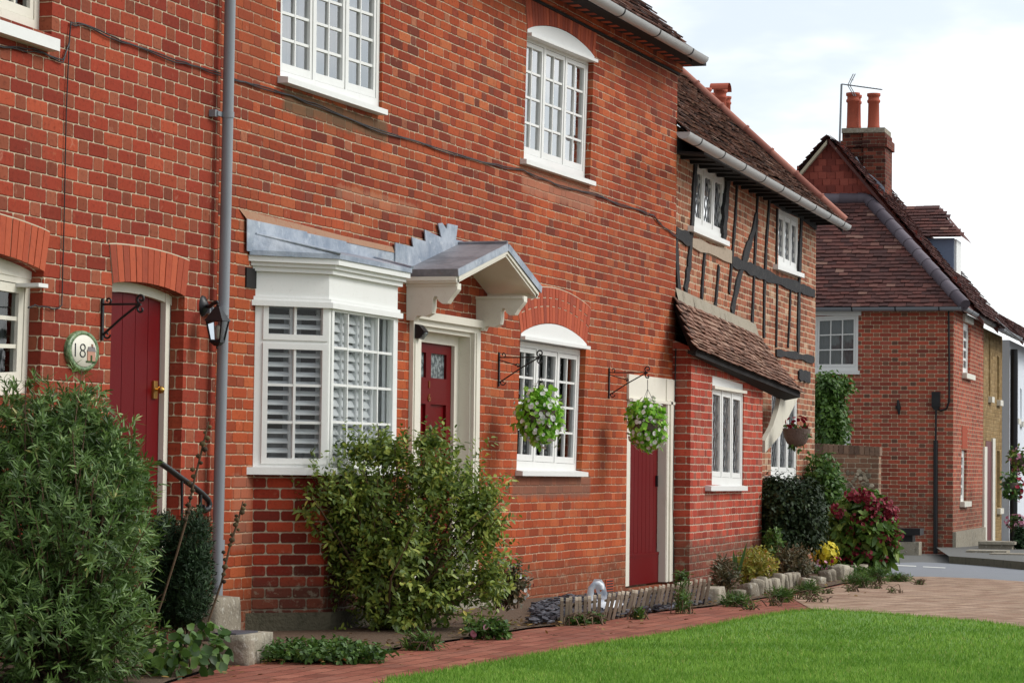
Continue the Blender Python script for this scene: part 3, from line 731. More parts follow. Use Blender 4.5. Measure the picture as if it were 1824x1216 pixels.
for zz in (gz0-.12, .25, .95):
    mb.box(dl+.1, (dl+dr)/2-.05, yb, yb+.049, zz-.07, zz+.07 if zz < gz0-.12 else gz0-.0); mb.box((dl+dr)/2+.05, dr-.1, yb, yb+.049, zz-.07, zz+.07 if zz < gz0-.12 else gz0-.0)
dd = mb.build('door', MAT['red'], H16)
mb = MB()
for a, b in ((dl+.1, (dl+dr)/2-.05), ((dl+dr)/2+.05, dr-.1)): mb.box(a, b, yb+.02, yb+.03, gz0-.02, dt-.07)
mb.build('glass_panel', MAT['frost'], dd)
def text(body, size, M, mat, parent, name, ext=.004, off=0.0):
    cu = bpy.data.curves.new('t', 'FONT'); cu.offset = off; cu.body = body; cu.size = size; cu.extrude = ext; cu.align_x = 'CENTER'
    ob = bpy.data.objects.new('t', cu); COL.objects.link(ob); dg = bpy.context.evaluated_depsgraph_get(); dg.update()
    me = bpy.data.meshes.new_from_object(ob.evaluated_get(dg)); bpy.data.objects.remove(ob); bpy.data.curves.remove(cu)
    me.transform(M); me.materials.clear(); me.materials.append(mat); me.name = name
    return link(name, me, parent)
def upright(x, y, z, sx=1.0): return Matrix.Translation((x, y, z)) @ Matrix.Rotation(math.radians(90), 4, 'X') @ Matrix.Diagonal((sx, 1, 1, 1))
n1 = h(767, 691, -.1); n6 = h(767, 714, -.1)
text('1', .075, upright(n1[0], yb-.004, n1[1], 1.4), MAT['bronze'], dd, 'door_number')
text('6', .075, upright(n6[0], yb-.004, n6[1], 1.4), MAT['bronze'], dd, 'door_number')
mb = MB(); mb.lathe((dr-.06, yb-.03, .98), [(.0, -.03), (.022, -.02), (.022, 0), (.01, .02), (.01, .035)], 12, 'y'); mb.build('door_knob', MAT['brass'], dd)
mb = MB(); mb.box(iL-.1, iR+.1, -.28, .1, -.1, .06); mb.build('door_step', MAT['stone'], H16)
# ---------------- bay window
A = (h(452, 700)[0], 0.0); PB = .34
fL = Frame((A[0], 0, 0), -math.radians(45)); lenL = PB/math.sin(math.radians(45))
Bx = A[0]+PB; fF = Frame((Bx, -PB, 0), 0.0); fw = fF.h(706, 700)[0]; fR = Frame((Bx+fw, -PB, 0), math.radians(45))
print('bay', A, Bx, fw, lenL, fL.h(597, 700), fL.h(457,700))
zs = fF.h(650, 846)[1]; zc0 = fF.h(650, 560)[1]; zc1 = fF.h(605, 466)[1]; z_wt = fF.h(601, 548)[1]
print('bay z', zs, zc0, zc1, z_wt)
def ring(o, z0, z1, extra=0.0):   # plan outline of the bay offset outwards by o, as prism between z0,z1
    k = o*math.tan(math.radians(22.5))
    return [(A[0]-o*1.41-extra, 0), (Bx-k, -PB-o), (Bx+fw+k, -PB-o), (Bx+fw+PB+o*1.41+extra, 0)]
def ringbox(mb, o, z0, z1, inner=None, r=.5):
    P = ring(o, z0, z1); n = 4
    vs = [(x, y, z0) for x, y in P]+[(x, y, z1) for x, y in P]
    mb.add(vs, [(0,1,2,3), (7,6,5,4)]+[(i, (i+1) % n, (i+1) % n+n, i+n) for i in range(n)], r)
def wallstrip(mb, P, z0, z1):
    acc = 0
    for (a, b) in zip(P[:-1], P[1:]):
        L = math.hypot(b[0]-a[0], b[1]-a[1]); mb.add([(a[0], a[1], z0), (b[0], b[1], z0), (b[0], b[1], z1), (a[0], a[1], z1)], [(0,1,2,3)], uvs=[[(acc, z0), (acc+L, z0), (acc+L, z1), (acc, z1)]]); acc += L
mb = MB(); wallstrip(mb, ring(-.01, 0, 0), -.1, zs); bw = mb.build('bay_base', MAT['brickbay'], H16)
mb = MB(); wallstrip(mb, ring(.05, 0, 0), -.1, .12); 
mb.build('bay_plinth', MAT['rubble'], bw)
mb = MB(); ringbox(mb, .0, z_wt, zc1-.05); ringbox(mb, .035, z_wt-.012, z_wt+.022); ringbox(mb, .018, z_wt+.022, z_wt+.045)
ringbox(mb, .03, zc1-.09, zc1-.06); ringbox(mb, .05, zc1-.06, zc1-.035); ringbox(mb, .075, zc1-.035, zc1)
bay = mb.build('bay_window', MAT['white'], H16)
mb = MB(); ringbox(mb, .06, zs, zs+.045); mb.build('sill', MAT['white'], bay)
def baylocal(F, q):  # warp + rotate into H16 frame
    W, H = qsize(q); f = warp(q, W, H); M = F.M
    def g(x, y, z):
        p = f(x, y, z); v = M @ Vector(p); return (v.x, v.y, v.z)
    return g, W, H
def baywin(F, x0, x1, z0, z1, layout):
    """layout: list of (xa,xb,za,zb,cols,rows) sashes in face coordinates"""
    M = F.M; xf = lambda x, y, z: tuple(M @ Vector((x, y, z)))
    fr = MB(); fr.xf = xf; sh = MB(); sh.xf = xf; gl = MB(); gl.xf = xf; st = MB(); st.xf = xf
    # solid frame around sashes
    for k, (xa, xb, za, zb, c, r) in enumerate(layout):
        s = .035
        sh.box(xa, xb, -.012, .03, za, za+s); sh.box(xa, xb, -.012, .03, zb-s, zb); sh.box(xa, xa+s, -.012, .03, za+s, zb-s); sh.box(xb-s, xb, -.012, .03, za+s, zb-s)
        a0, a1, b0, b1 = xa+s, xb-s, za+s, zb-s; bar = .016
        pw = (a1-a0-(c-1)*bar)/c; ph = (b1-b0-(r-1)*bar)/r
        for i in range(c-1):
            x = a0+(i+1)*pw+i*bar; sh.box(x, x+bar, -.004, .022, b0, b1)
        for j in range(r-1):
            z = b0+(j+1)*ph+j*bar
            for i in range(c): sh.box(a0+i*(pw+bar), a0+i*(pw+bar)+pw, -.002, .02, z, z+bar)
        for j in range(r):
            for i in range(c):
                x = a0+i*(pw+bar); z = b0+j*(ph+bar); tl = random.uniform(-.0006, .0006)
                gl.add([(x-.003, .012+tl, z-.003), (x+pw+.003, .012-tl, z-.003), (x+pw+.003, .012-tl, z+ph+.003), (x-.003, .012+tl, z+ph+.003)], [(0,1,2,3)])
    zz = sorted(set([z0, z1]))
    xs0 = min(l[0] for l in layout); xs1 = max(l[1] for l in layout)
    fr.box(x0, xs0, -.004, .05, z0, z1); fr.box(xs1, x1, -.004, .05, z0, z1)
    lv = sorted(layout, key=lambda l: l[2]); cur = z0
    done = []
    for l in lv:
        if l[2] > cur+.001: fr.box(xs0, xs1, -.004, .05, cur, l[2]); cur = l[3]
        else: cur = max(cur, l[3])
    if cur < z1: fr.box(xs0, xs1, -.004, .05, cur, z1)
    return fr, sh, gl, M
zb0 = zs+.045
layL = []
def fz(F, x, y): return F.h(x, y)
a = fL.h(468, 618); b = fL.h(580, 618)
lw0, lw1 = max(.05, fL.h(463, 600)[0]), fL.h(583, 600)[0]
zt1 = fL.h(520, 534)[1]; zt0 = fL.h(520, 606)[1]; zl1 = fL.h(520, 612)[1]; zl0 = fL.h(520, 826)[1]
print('bayL', lw0, lw1, zt1, zt0, zl1, zl0, zb0, z_wt)
fr, sh, gl, M = baywin(fL, 0.0, lenL-.0, zb0, z_wt-.01, [(lw0, lw1, zt0, zt1, 2, 1), (lw0, lw1, zl0, zl1, 2, 3)])
fr.build('bay_frame', MAT['white'], bay); sh.build('sash', MAT['white'], bay); gl.build('pane', MAT['clearglass'], bay)
zf1 = fF.h(650, 553)[1]; zf0 = fF.h(650, 826)[1]
fr, sh, gl, M = baywin(fF, 0.0, fw, zb0, z_wt-.01, [(.03, fw-.06, zf0, zf1, 4, 4)])
fr.build('bay_frame', MAT['white'], bay); sh.build('sash', MAT['white'], bay); gl.build('pane', MAT['clearglass'], bay)
fr, sh, gl, M = baywin(fR, 0.0, lenL, zb0, z_wt-.01, [(.06, lenL-.06, zf0, zf1, 2, 4)])
fr.build('bay_frame', MAT['white'], bay); sh.build('sash', MAT['white'], bay); gl.build('pane', MAT['glass'], bay)
# shutters behind
c = MB()
for F, x0, x1 in ((fL, lw0, lw1), (fF, .05, fw-.08), (fR, .08, lenL-.08)):
    Mx = F.M; c.xf = lambda x, y, z: tuple(Mx @ Vector((x, y, z)))
    nb = 2 if F is not fF else 4; seg = (x1-x0)/nb
    for k in range(nb):
        xa, xb = x0+k*seg, x0+(k+1)*seg
        yq = .042 if F is not fL else .03; c.box(xa, xa+.022, yq, yq+.02, zb0, z_wt-.02); c.box(xb-.022, xb, yq, yq+.02, zb0, z_wt-.02)
        if F is fF and k == 3: continue
        zr, yr = (.041, .062) if F is not fL else (.024, .06)
        z = zb0+.03
        while z < z_wt-.05:
            y0_ = .04 if F is not fL else .026
            c.add([(xa+.02, y0_, z), (xb-.02, y0_, z), (xb-.02, yr, z+zr), (xa+.02, yr, z+zr), (xa+.02, y0_, z+.009), (xb-.02, y0_, z+.009), (xb-.02, yr, z+zr+.007), (xa+.02, yr, z+zr+.007)],
                  [(0,1,2,3), (4,5,6,7), (0,1,5,4), (2,3,7,6)]); z += .058
c.build('shutter', MAT['shutter'], bay)
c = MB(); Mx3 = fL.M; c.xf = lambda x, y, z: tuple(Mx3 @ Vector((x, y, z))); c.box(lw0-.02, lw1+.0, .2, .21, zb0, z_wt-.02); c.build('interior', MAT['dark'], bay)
c = MB(); Mx = fF.M; c.xf = lambda x, y, z: tuple(Mx @ Vector((x, y, z)))
curtain(c, .02, fw-.03, .085, zb0, z_wt-.02, .008, 60)
c.build('curtain', MAT['sheer'], bay); c = MB()
Mx2 = fL.M; c.xf = lambda x, y, z: tuple(Mx2 @ Vector((x, y, z)))
curtain(c, (lw0+lw1)/2-.02, (lw0+lw1)/2+.09, .15, zb0+.0, z_wt-.05, .02, 50); curtain(c, lw0, lw1, .14, zb0+.0, zb0+.22, .01, 60)
c.build('curtain', MAT['curtain'], bay)
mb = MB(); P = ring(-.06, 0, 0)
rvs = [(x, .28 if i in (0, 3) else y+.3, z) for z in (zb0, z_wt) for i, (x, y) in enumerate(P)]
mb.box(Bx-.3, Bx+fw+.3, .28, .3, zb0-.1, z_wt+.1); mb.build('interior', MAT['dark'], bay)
# lead roof of bay and wall flashing
mb = MB(); P = ring(.085, 0, 0); w1_ = h(438, 430)[1]
zw = lambda x: None
Rm = [(P[0][0]+.02, -.012), (P[3][0]-.02, -.012)]
zf = zc1+.22
vs = [(P[0][0], P[0][1]-.012, zc1), (P[1][0], P[1][1], zc1), (P[2][0], P[2][1], zc1), (P[3][0], P[3][1]-.012, zc1),
      (P[0][0], P[0][1]-.012, zc1+.03), (P[1][0], P[1][1], zc1+.03), (P[2][0], P[2][1], zc1+.03), (P[3][0], P[3][1]-.012, zc1+.03),
      (P[0][0]+.05, -.012, zc1+.13), (P[3][0]-.05, -.012, zc1+.13)]
mb.add(vs, [(0,1,5,4), (1,2,6,5), (2,3,7,6), (4,5,8), (5,6,9,8), (6,7,9), (3,2,1,0), (0,4,8,9,7,3)])
P1 = Vector((P[1][0], P[1][1], zc1+.035)); mb.tube([P1, Vector((P[0][0]+.07, -.02, zc1+.13))], .012, 6); P2 = Vector((P[2][0], P[2][1], zc1+.035)); mb.tube([P2, Vector((P[3][0]-.07, -.02, zc1+.13))], .012, 6)
lr = mb.build('lead_roof', MAT['lead'], bay)
fl_top = hole([(435,391),(700,448)]); fl_bot = hole([(435,432),(706,474)])
mb = MB(); n = 3; sg = [.0, .36, .63, 1.0]
for i in range(n):
    t0, t1 = sg[i], sg[i+1]+(.012 if i < n-1 else 0); yy = -.008-.004*(n-i)
    L = lambda P_, t: (P_[0][0]+(P_[1][0]-P_[0][0])*t, P_[0][1]+(P_[1][1]-P_[0][1])*t)
    a, b, c_, d = L(fl_bot, t0), L(fl_bot, t1), L(fl_top, t1), L(fl_top, t0)
    jz = random.uniform(-.015, .015)
    mb.prism([(a[0], a[1]-.05), (b[0], b[1]-.06), (c_[0], c_[1]+jz), (d[0], d[1]+jz)], yy, yy+.006)
mb.build('lead_flashing', MAT['lead'], lr)
mb = MB(); ft = hole([(425,372),(520,396),(610,420),(705,441)]); fb = hole([(437,392),(520,412),(610,431),(703,451)])
for i in range(3):
    mb.add([(ft[i][0], -.003, ft[i][1]), (ft[i+1][0], -.003, ft[i+1][1]), (fb[i+1][0], -.016, fb[i+1][1]), (fb[i][0], -.016, fb[i][1])], [(0,1,2,3)])
fil = mb.build('mortar_fillet', MAT['brickpatch'], H16)
mb = MB(); a = h(437, 476); b = h(454, 514); mb.box(a[0], b[0], -.01, .02, b[1], a[1]); mb.build('black_brick', MAT['voiddark'], H16)
# ---------------- canopy over door 16
PO = .385
fC = FM
Lf = FM.h(815, 492, PO); Af = FM.h(901, 446, PO); Rf = FM.h(957, 529, PO)
print('canopy', Lf, Af, Rf)
zL = Lf[1]; xL = Lf[0]; xR = Rf[0]; xA = (xL+xR)/2-.02; zA = Af[1]
xA = Af[0]
# roof slabs (lead)
def slab(mb, a, b, y0, y1, th):
    n = Vector((-(b[1]-a[1]), 0, b[0]-a[0])).normalized()
    if n.z < 0: n = -n
    o = [(a[0], a[1]), (b[0], b[1]), (b[0]+n.x*th, b[1]+n.z*th), (a[0]+n.x*th, a[1]+n.z*th)]
    mb.prism(o, y0, y1)
mb = MB(); slab(mb, (xL-.03, zL-.0), (xA, zA), -PO-.015, -.005, .05); slab(mb, (xR+.03, zL-.0), (xA, zA), -PO-.015, -.005, .05)
mb.tube([(xA, -PO-.012, zA+.052), (xA, -.01, zA+.052)], .018, 8)
cp = mb.build('door_canopy', MAT['leadtop'], H16)
mb = MB(); slab(mb, (xL-.035, zL-.004), (xA, zA-.002), -PO-.022, -PO-.0155, .052); slab(mb, (xR+.035, zL-.004), (xA, zA-.002), -PO-.022, -PO-.0155, .052); mb.build('lead_edging', MAT['lead'], cp)
mb = MB()
def gableboard(mb, d0, d1, y0, y1):
    for (a, b) in (((xL, zL), (xA, zA)), ((xR, zL), (xA, zA))):
        d = Vector((b[0]-a[0], b[1]-a[1])).normalized(); 
        mb.prism([(a[0], a[1]-d0), (b[0], b[1]-d0), (b[0], b[1]-d1), (a[0], a[1]-d1)], y0, y1)
gableboard(mb, .0, .045, -PO, -PO+.03); gableboard(mb, .0, .025, -PO-.012, -PO)
gableboard(mb, .008, .022, -PO+.03, -.0)
mb.box(xL-.015, xL+.03, -PO, -.0, zL-.045, zL-.002); mb.box(xR-.03, xR+.015, -PO, -.0, zL-.045, zL-.002)
mb.box(xL-.03, xL-.015, -PO, -.0, zL-.03, zL-.002)
mb.build('gable_board', MAT['cream'], cp)
# stepped flashing on the wall
fp = [(704,432),(703,474),(738,470),(806,436),(833,440),(826,428),(812,426),(812,402),(796,398),(798,405),(786,398),(780,398),(786,424),(770,414),(756,409),(757,430),(735,423),(733,440)]
fp = [(704,432),(704,478),(760,470),(812,440),(835,441),(826,430),(812,427),(815,402),(797,398),(795,408),(788,397),(780,398),(786,423),(756,409),(758,430),(733,422),(736,440)]
q = hole(fp, .02); mb = MB(); 
tr = tessellate_polygon([[Vector((p[0], p[1], 0)) for p in q]])
mb.add([(p[0], -.022, p[1]) for p in q]+[(p[0], -.014, p[1]) for p in q], [tuple(t_) for t_ in tr]+[(i, (i+1) % len(q), (i+1) % len(q)+len(q), i+len(q)) for i in range(len(q))])
mb.build('stepped_flashing', MAT['lead'], cp)
# consoles: profile in (out, z) read off a plane square to the wall
def console(px_wall, s_=None, par=None):
    s0 = h(px_wall, 520)[0]
    P = Vector((s0, 0, 0)); N = Vector((1, 0, 0))
    def cz(x, y):
        q = hitplane(x, y, P, N); return (-q.y, q.z)
    base = [(724,502),(833,496),(833,503),(825,507),(812,511),(803,522),(797,532),(788,533),(781,528),(779,520),(774,519),(771,526),(771,540),(769,550),(758,556),(745,554),(741,556),(738,563),(724,562)]
    return s0, cz, base
s0, cz, base = console(724)
prof = [cz(x, y) for x, y in base]
prof = [(min(max(a, 0), PO-.01), z) for a, z in prof]
ztopc = zL-.045; dzc = ztopc-max(z for a, z in prof)
prof = [(a, z+dzc) for a, z in prof]
for sx in (h(724, 520)[0], h(848, 540)[0]):
    mb = MB(); vs = [(sx, -a, z) for a, z in prof]+[(sx+.075, -a, z) for a, z in prof]; n = len(prof)
    tr = tessellate_polygon([[Vector((a, z, 0)) for a, z in prof]])
    mb.add(vs, [tuple(t_) for t_ in tr]+[tuple(i+n for i in t_) for t_ in tr]+[(i, (i+1) % n, (i+1) % n+n, i+n) for i in range(n)])
    mb.box(sx-.012, sx+.087, -PO+.015, -.0, ztopc-.02, ztopc+.0)
    mb.build('console_bracket', MAT['cream'], cp)
# ---------------- air bricks
for (x, y) in ((997+88, 1044), (905, 1057)):
    s_, z_ = h(x, y); mb = MB(); mb.box(s_-.11, s_+.11, -.006, .02, z_-.065, z_+.065)
    ab = mb.build('air_brick', MAT['archbrick'], H16); mb = MB()
    for k in range(5): mb.box(s_-.09, s_+.09, -.009, -.006, z_-.05+k*.023, z_-.04+k*.023)
    mb.build('air_slots', MAT['dark'], ab)
# ---------------- downpipe
def wpt(x, y, off): a = FM.h(x, y, off); return (a[0], -off, a[1])
mb = MB(); top = FM.h(410, 2, .07); bot = FM.h(386, 1078, .07); mid = [(410,2),(404,300),(398,560),(388,960)]
pts = [wpt(x, y, .07) for x, y in mid]+[wpt(386.5, 1078, .07)]
t0 = Vector(pts[0]); t1 = Vector(pts[1]); ext = t0+(t0-t1)*0.35; pts = [tuple(ext)]+pts
mb.tube(pts, .0325, 16); dp = mb.build('downpipe', MAT['pipe'], H16)
for (x, y, hh) in ((406, 205, 12), (396.5, 553, 16), (389, 970, 16)):
    c_ = Vector(wpt(x, y, .07)); mb = MB(); mb.tube([c_-Vector((0, 0, .018 if hh < 14 else .03)), c_+Vector((0, 0, .018 if hh < 14 else .03))], .037, 16)
    if hh < 14 or y < 600: mb.box(c_.x-.09, c_.x-.02, -.05, -.03, c_.z-.014, c_.z+.014); mb.box(c_.x-.11, c_.x-.07, -.04, -.0, c_.z-.02, c_.z+.02)
    mb.build('pipe_clip', MAT['pipe'], dp)
# ---------------- house 18
s18 = h(-330, 500)[0]
d18L, d18R = h(200, 504), h(329, 528)
dz0 = .42
hD18 = arc(d18L, d18R, .035)+[(d18R[0]-.02, dz0), (d18L[0]-.02, dz0)]
wLL, wLR = h(-130, 440), h(78, 484); hWl = arc(wLL, wLR, .045)+hole([(70,700),(-130,720)])
wU = hole([(-140,-260),(96,-175),(92,62),(-140,-20)]); wU = [(wU[0][0], 4.8), (wU[1][0], 4.8), wU[2], wU[3]]
wall('wall', [(s18, -.6), (sJ-.004, -.6), (sJ-.004, 4.9), (s18, 4.9)], [(hD18, .085), (hWl, .085), (wU, .08)], MAT['brick18'], H18, back=6.5)
arch_bricks(H18, d18L, d18R, .035, .205, 13, flare=.05, y=-.006)
arch_bricks(H18, wLL, wLR, .045, .205, 19, flare=.05, y=-.006)
mb = MB(); mb.box(s18, sJ, 1.5, 1.6, 4.9, 5.3); mb.build('parapet', MAT['brick18'], H18)
O = Vector((s18, -.26, zE)); mb = MB(); underlay(mb, O, eM, gM, [(0, 0), (sJ-s18, 0), (sJ-s18, 3.4), (0, 3.4)]); mb.build('roof', MAT['tileM'], H18)
q = [(wLL[0], wLL[1]-.03), (wLR[0], wLR[1]-.03), hWl[-2], hWl[-1]]
w = window(H18, q, y=.075, groups=2, cols=1, rows=3, edge=.05, stile=.05, bar=.022, inner='curtain', fmat='cream')
mb = MB(); mb.prism([(wLL[0], wLL[1]-.04), (wLR[0], wLR[1]-.04)]+arc(wLL, wLR, .05, 12)[::-1], .07, .13); mb.build('head_board', MAT['cream'], w)
mb = MB(); c_ = FM.h(62, 505, .0); mb.box(c_[0]-.05, c_[0]+.05, -.05, .09, c_[1]-.02, c_[1]); mb.build('window_hook', MAT['white'], w)
q = [wU[0], wU[1], wU[2], wU[3]]
w = window(H18, q, y=.075, groups=3, cols=2, rows=6, edge=.05, inner='curtain', fmat='cream')
sill(w, FM, (-140, 12), (107, 92), .062, .07, .08)
# door 18
mb = MB(); yl = .085
xa, xb = d18L[0], d18R[0]; jx = FM.h(304, 700, -yl)[0]; jx0 = FM.h(290, 700, -yl)[0]
mb.box(xa-.02, jx+.0, yl, yl+.06, d18L[1]-.14, d18L[1]+.12)
mb = MB(); mb.box(xa-.02, xb, yl, yl+.05, dz0, dz0+.001)
tops = arc((d18L[0]-.02, d18L[1]), d18R, .11, 12)
mb.prism([(jx0, dz0), (jx0+.05, dz0), (jx0+.05, d18L[1]-.02), (jx0, d18L[1]+.02)], yl-.01, yl+.05)
mb.prism([(jx0+.05, dz0), (xb+.02, dz0), (xb+.02, d18R[1]), (jx0+.05, d18L[1]+.02)], yl+.005, yl+.05)
ar_ = arc((xa-.02, d18L[1]+.0), (xb+.02, d18R[1]+.0), .035, 12); mb.prism([(x_, z_-.055) for x_, z_ in ar_]+[(x_, z_+.03) for x_, z_ in ar_[::-1]], yl-.004, yl+.05)
mb.prism([(xa-.03, dz0), (xa+.02, dz0), (xa+.02, d18L[1]), (xa-.03, d18L[1])], yl-.002, yl+.05)
mb.build('door_frame', MAT['cream'], H18)
mb = MB(); zdt = d18L[1]+.0; mb.box(xa+.02, jx0, yl+.035, yl+.06, dz0, zdt)
nn = 5; ww = (jx0-xa-.02)/nn
for k in range(nn): mb.box(xa+.02+k*ww+.003, xa+.02+(k+1)*ww-.003, yl+.022, yl+.035, dz0, zdt)
dd = mb.build('door', MAT['red'], H18)
k_ = FM.h(281, 694, -yl); mb = MB(); mb.box(k_[0]-.03, k_[0]+.02, yl+.01, yl+.022, k_[1]-.05, k_[1]+.05); mb.lathe((k_[0]-.005, yl-.035, k_[1]), [(.0, -.01), (.02, 0), (.022, .02), (.008, .03), (.008, .05)], 12, 'y')
mb.build('door_knob', MAT['brass'], dd)
mb = MB(); mb.box(xa-.05, xb, yl+.2, yl+1.2, dz0-.02, zdt); 
# ---------------- cables on the brick
def cable(name, label, px, off=.012, rad=.0038, cat='cable', mat='black', dbl=0, sag=0):
    mb = MB(); pts = []
    for (x, y) in px: a = FM.h(x, y, off); pts.append(Vector((a[0], -off, a[1])))
    sm = []
    for i in range(len(pts)-1):
        for k in range(6):
            t = k/6; p = pts[i].lerp(pts[i+1], t); p.z += random.uniform(-.004, .004)-sag*math.sin(math.pi*t); sm.append(p)
    sm.append(pts[-1]); mb.tube(sm, rad, 6)
    if dbl: mb.tube([p+Vector((0, -.001, -.009+.006*math.sin(i*.9))) for i, p in enumerate(sm)], rad, 6)
    o = mb.build(name, MAT[mat])
    return tag(o, label, cat)
cable('cable', 'twin black cable clipped across the brick from left house to window sill', [(-20,80),(60,88),(112,108),(123,75),(126,40),(150,44),(230,78),(330,112),(393,131)], dbl=1)
cable('cable', 'long black cable drooping across the orange brick under the upper windows', [(415,141),(480,157),(560,185),(660,226),(760,258),(860,288),(932,303),(965,318),(1010,334),(1060,345),(1100,362),(1145,376),(1165,384),(1180,402),(1206,420)], dbl=1, rad=.0042)
cable('cable', 'thin black cable dropping straight down beside the oval number plaque', [(124,60),(118,200),(114,400),(110,545),(98,550),(62,544),(50,548)])
cable('cable', 'black cable running down beside the small red garden door', [(1204,620),(1200,760),(1198,900),(1200,1000),(1201,1035)], off=.03, rad=.006)
# ============================================================ TIMBER FRAMED HOUSE
aT = dir_ang(2240); sC = FM.h(1206, 300)[0]
TF = Frame((sC, .03, 0), aT); th = TF.h
HT = thing('timber_framed_house', 'timber framed house of patched brick and black beams with leaded windows', 'house', (sC, .03, 0), TF)
def thole(pts, off=0): return [th(x, y, off) for x, y in pts]
tA = thole([(1237,285),(1293,312),(1290,431),(1233,404)]); tB = thole([(1387,371),(1423,389),(1422,490),(1386,472)])
tC = [(th(1375,700)[0], 2.0), (th(1421,700)[0], 2.0), th(1419,852), th(1373,850)]
sR = th(1453, 500)[0]; ztT = 4.23
wall('wall', [(-.0, -.6), (sR, -.6), (sR, ztT), (0, ztT)], [(tA, .04), (tB, .04), (tC, .05)], MAT['brickT'], HT, back=5.5)
for q, sl, nm in ((tA, ((1236,412),(1300,439)), 'a'), (tB, ((1386,479),(1433,495)), 'b'), (tC, ((1371,856),(1425,861)), 'c')):
    w = window(HT, q, y=.01, groups=3, cols=1, rows=1, edge=.055, stile=.05, mull=.04, lead=.13 if nm != 'c' else .12, inner='dark' if nm == 'c' else 'dark', top=.05, bottom=.07, glass='skyglass' if nm != 'c' else 'clearglass')
    sill(w, TF, sl[0], sl[1], .05, .06, .03)
# beams
def beamT(px, w, out=.018, mat='blackwood'):
    mb = MB(); pts = [th(x, y, out) for x, y in px]
    n = len(pts); L = []; R_ = []
    k = 0; sub = []
    for i in range(n-1):
        for j in range(5):
            t = j/5; sub.append((pts[i][0]+(pts[i+1][0]-pts[i][0])*t, pts[i][1]+(pts[i+1][1]-pts[i][1])*t))
    sub.append(pts[-1])
    for i, p in enumerate(sub):
        a = sub[max(i-1, 0)]; b = sub[min(i+1, len(sub)-1)]; d = Vector((b[0]-a[0], b[1]-a[1])).normalized(); nx, nz = -d.y, d.x
        ww = w/2*(1+random.uniform(-.32, .3)); L.append((p[0]+nx*ww, p[1]+nz*ww)); R_.append((p[0]-nx*ww, p[1]-nz*ww))
    for i in range(len(sub)-1):
        o = [L[i], L[i+1], R_[i+1], R_[i]]
        mb.add([(x, -out, z) for x, z in o]+[(x, .02, z) for x, z in o], [(0,1,2,3), (0,4,5,1), (2,6,7,3)])
    mb.add([(L[0][0], -out, L[0][1]), (R_[0][0], -out, R_[0][1]), (R_[0][0], .02, R_[0][1]), (L[0][0], .02, L[0][1])], [(0,1,2,3)])
    return mb.build('timber_beam', MAT[mat], HT)
for px, w_ in (([(1241,282),(1234,409),(1229,470),(1222,521)], .19), ([(1299,312),(1294,380),(1291,432)], .26), ([(1315,315),(1312,380),(1307,442),(1300,522)], .11),
    ([(1351,348),(1345,480),(1341,582)], .12), ([(1372,355),(1366,440),(1363,520),(1362,602)], .13), ([(1350,385),(1338,430),(1325,469),(1312,520),(1305,560)], .2),
    ([(1386,372),(1384,480)], .08), ([(1386,492),(1385,560),(1384,618)], .09), ([(1429,384),(1425,500),(1423,628)], .2), ([(1410,500),(1408,560),(1405,618)], .08),
    ([(1205,428),(1208,480),(1211,524)], .2), ([(1257,448),(1253,500),(1251,542)], .12), ([(1282,474),(1278,520),(1275,552)], .11)):
    beamT(px, w_*.74)
for px, w_ in (([(1205,414),(1231,428)], .13), ([(1305,465),(1345,482),(1384,498),(1427,513),(1452,523)], .14), ([(1384,628),(1418,633),(1451,641)], .09), ([(1424,667),(1444,672)], .14)):
    beamT(px, w_*.85, .022)
beamT([(1234,432),(1304,458)], .11, .02, 'wood')
beamT([(1208,258),(1300,297),(1455,399)], .14, .025, 'blackwood')
# roof
deg = math.radians(42.5); E1 = TF.w(*th(1502, 395, .3), .3); E0 = TF.w(*th(1214, 240, .3), .3)
e = (E1-E0).normalized(); g = (-TF.n*math.cos(deg)+Vector((0,0,1))*math.sin(deg)); g = (g-e*g.dot(e)).normalized()
LT = (E1-E0).length; I4 = TF.M.inverted()
Ol = I4 @ E0; el = (I4.to_3x3() @ e); gl_ = (I4.to_3x3() @ g)
a00 = .02-Ol.x
poly = [(a00, 0), (LT, 0), (LT, 3.6), (a00, 3.6)]
mb = MB(); underlay(mb, Ol, el, gl_, poly, -.02); rf = mb.build('roof', MAT['voiddark'], HT)
sagf = lambda a, b: -.03*math.sin(a*.9)*math.sin(b*1.1)+.012*math.sin(a*2.3+b)
tiles('x', 0, 0, Ol, el, gl_, [(a00+.02, 0), (LT+.03, 0), (LT+.03, 3.6), (a00+.02, 3.6)], seed=5, jit=2.0, sag=sagf).build('roof_tiles', MAT['tileT'], rf)
# pink verge tiles
k = 0; b = .0; vg = MB()
while b < 3.5:
    p = Ol+el*(LT+.02)+gl_*b; q = Ol+el*(LT+.02)+gl_*(b+.42); N_ = el.cross(gl_).normalized(); N_ = N_ if N_.z > 0 else -N_
    vg.tube([p+N_*.03, q+N_*.035], [.052, .047], 10, random.random()); vg.tube([q+N_*.035-gl_*.012, q+N_*.035+gl_*.012], .06, 10, .0); b += .43
vg.build('verge_tiles', MAT['ridge'], rf)
mb = MB(); mb.prismP([Ol+el*LT, Ol+el*LT+gl_*3.5, Ol+el*LT+gl_*3.5-Vector((0,0,.14)), Ol+el*LT-Vector((0,0,.14))], el*-.03); mb.build('bargeboard', MAT['voiddark'], rf)
mb = MB(); mb.prismP([Ol+el*a00+Vector((0,.02,-.06)), Ol+el*a00+Vector((0,.3,-.04)), Ol+el*LT+Vector((0,.3,-.02)), Ol+el*LT+Vector((0,.02,-.05))], (0,0,.02))
x = a00+.3
while x < LT-.2:
    c_ = Ol+el*x; mb.box(c_.x-.035, c_.x+.035, c_.y+.06, c_.y+.3, c_.z-.07, c_.z-.04); x += .45
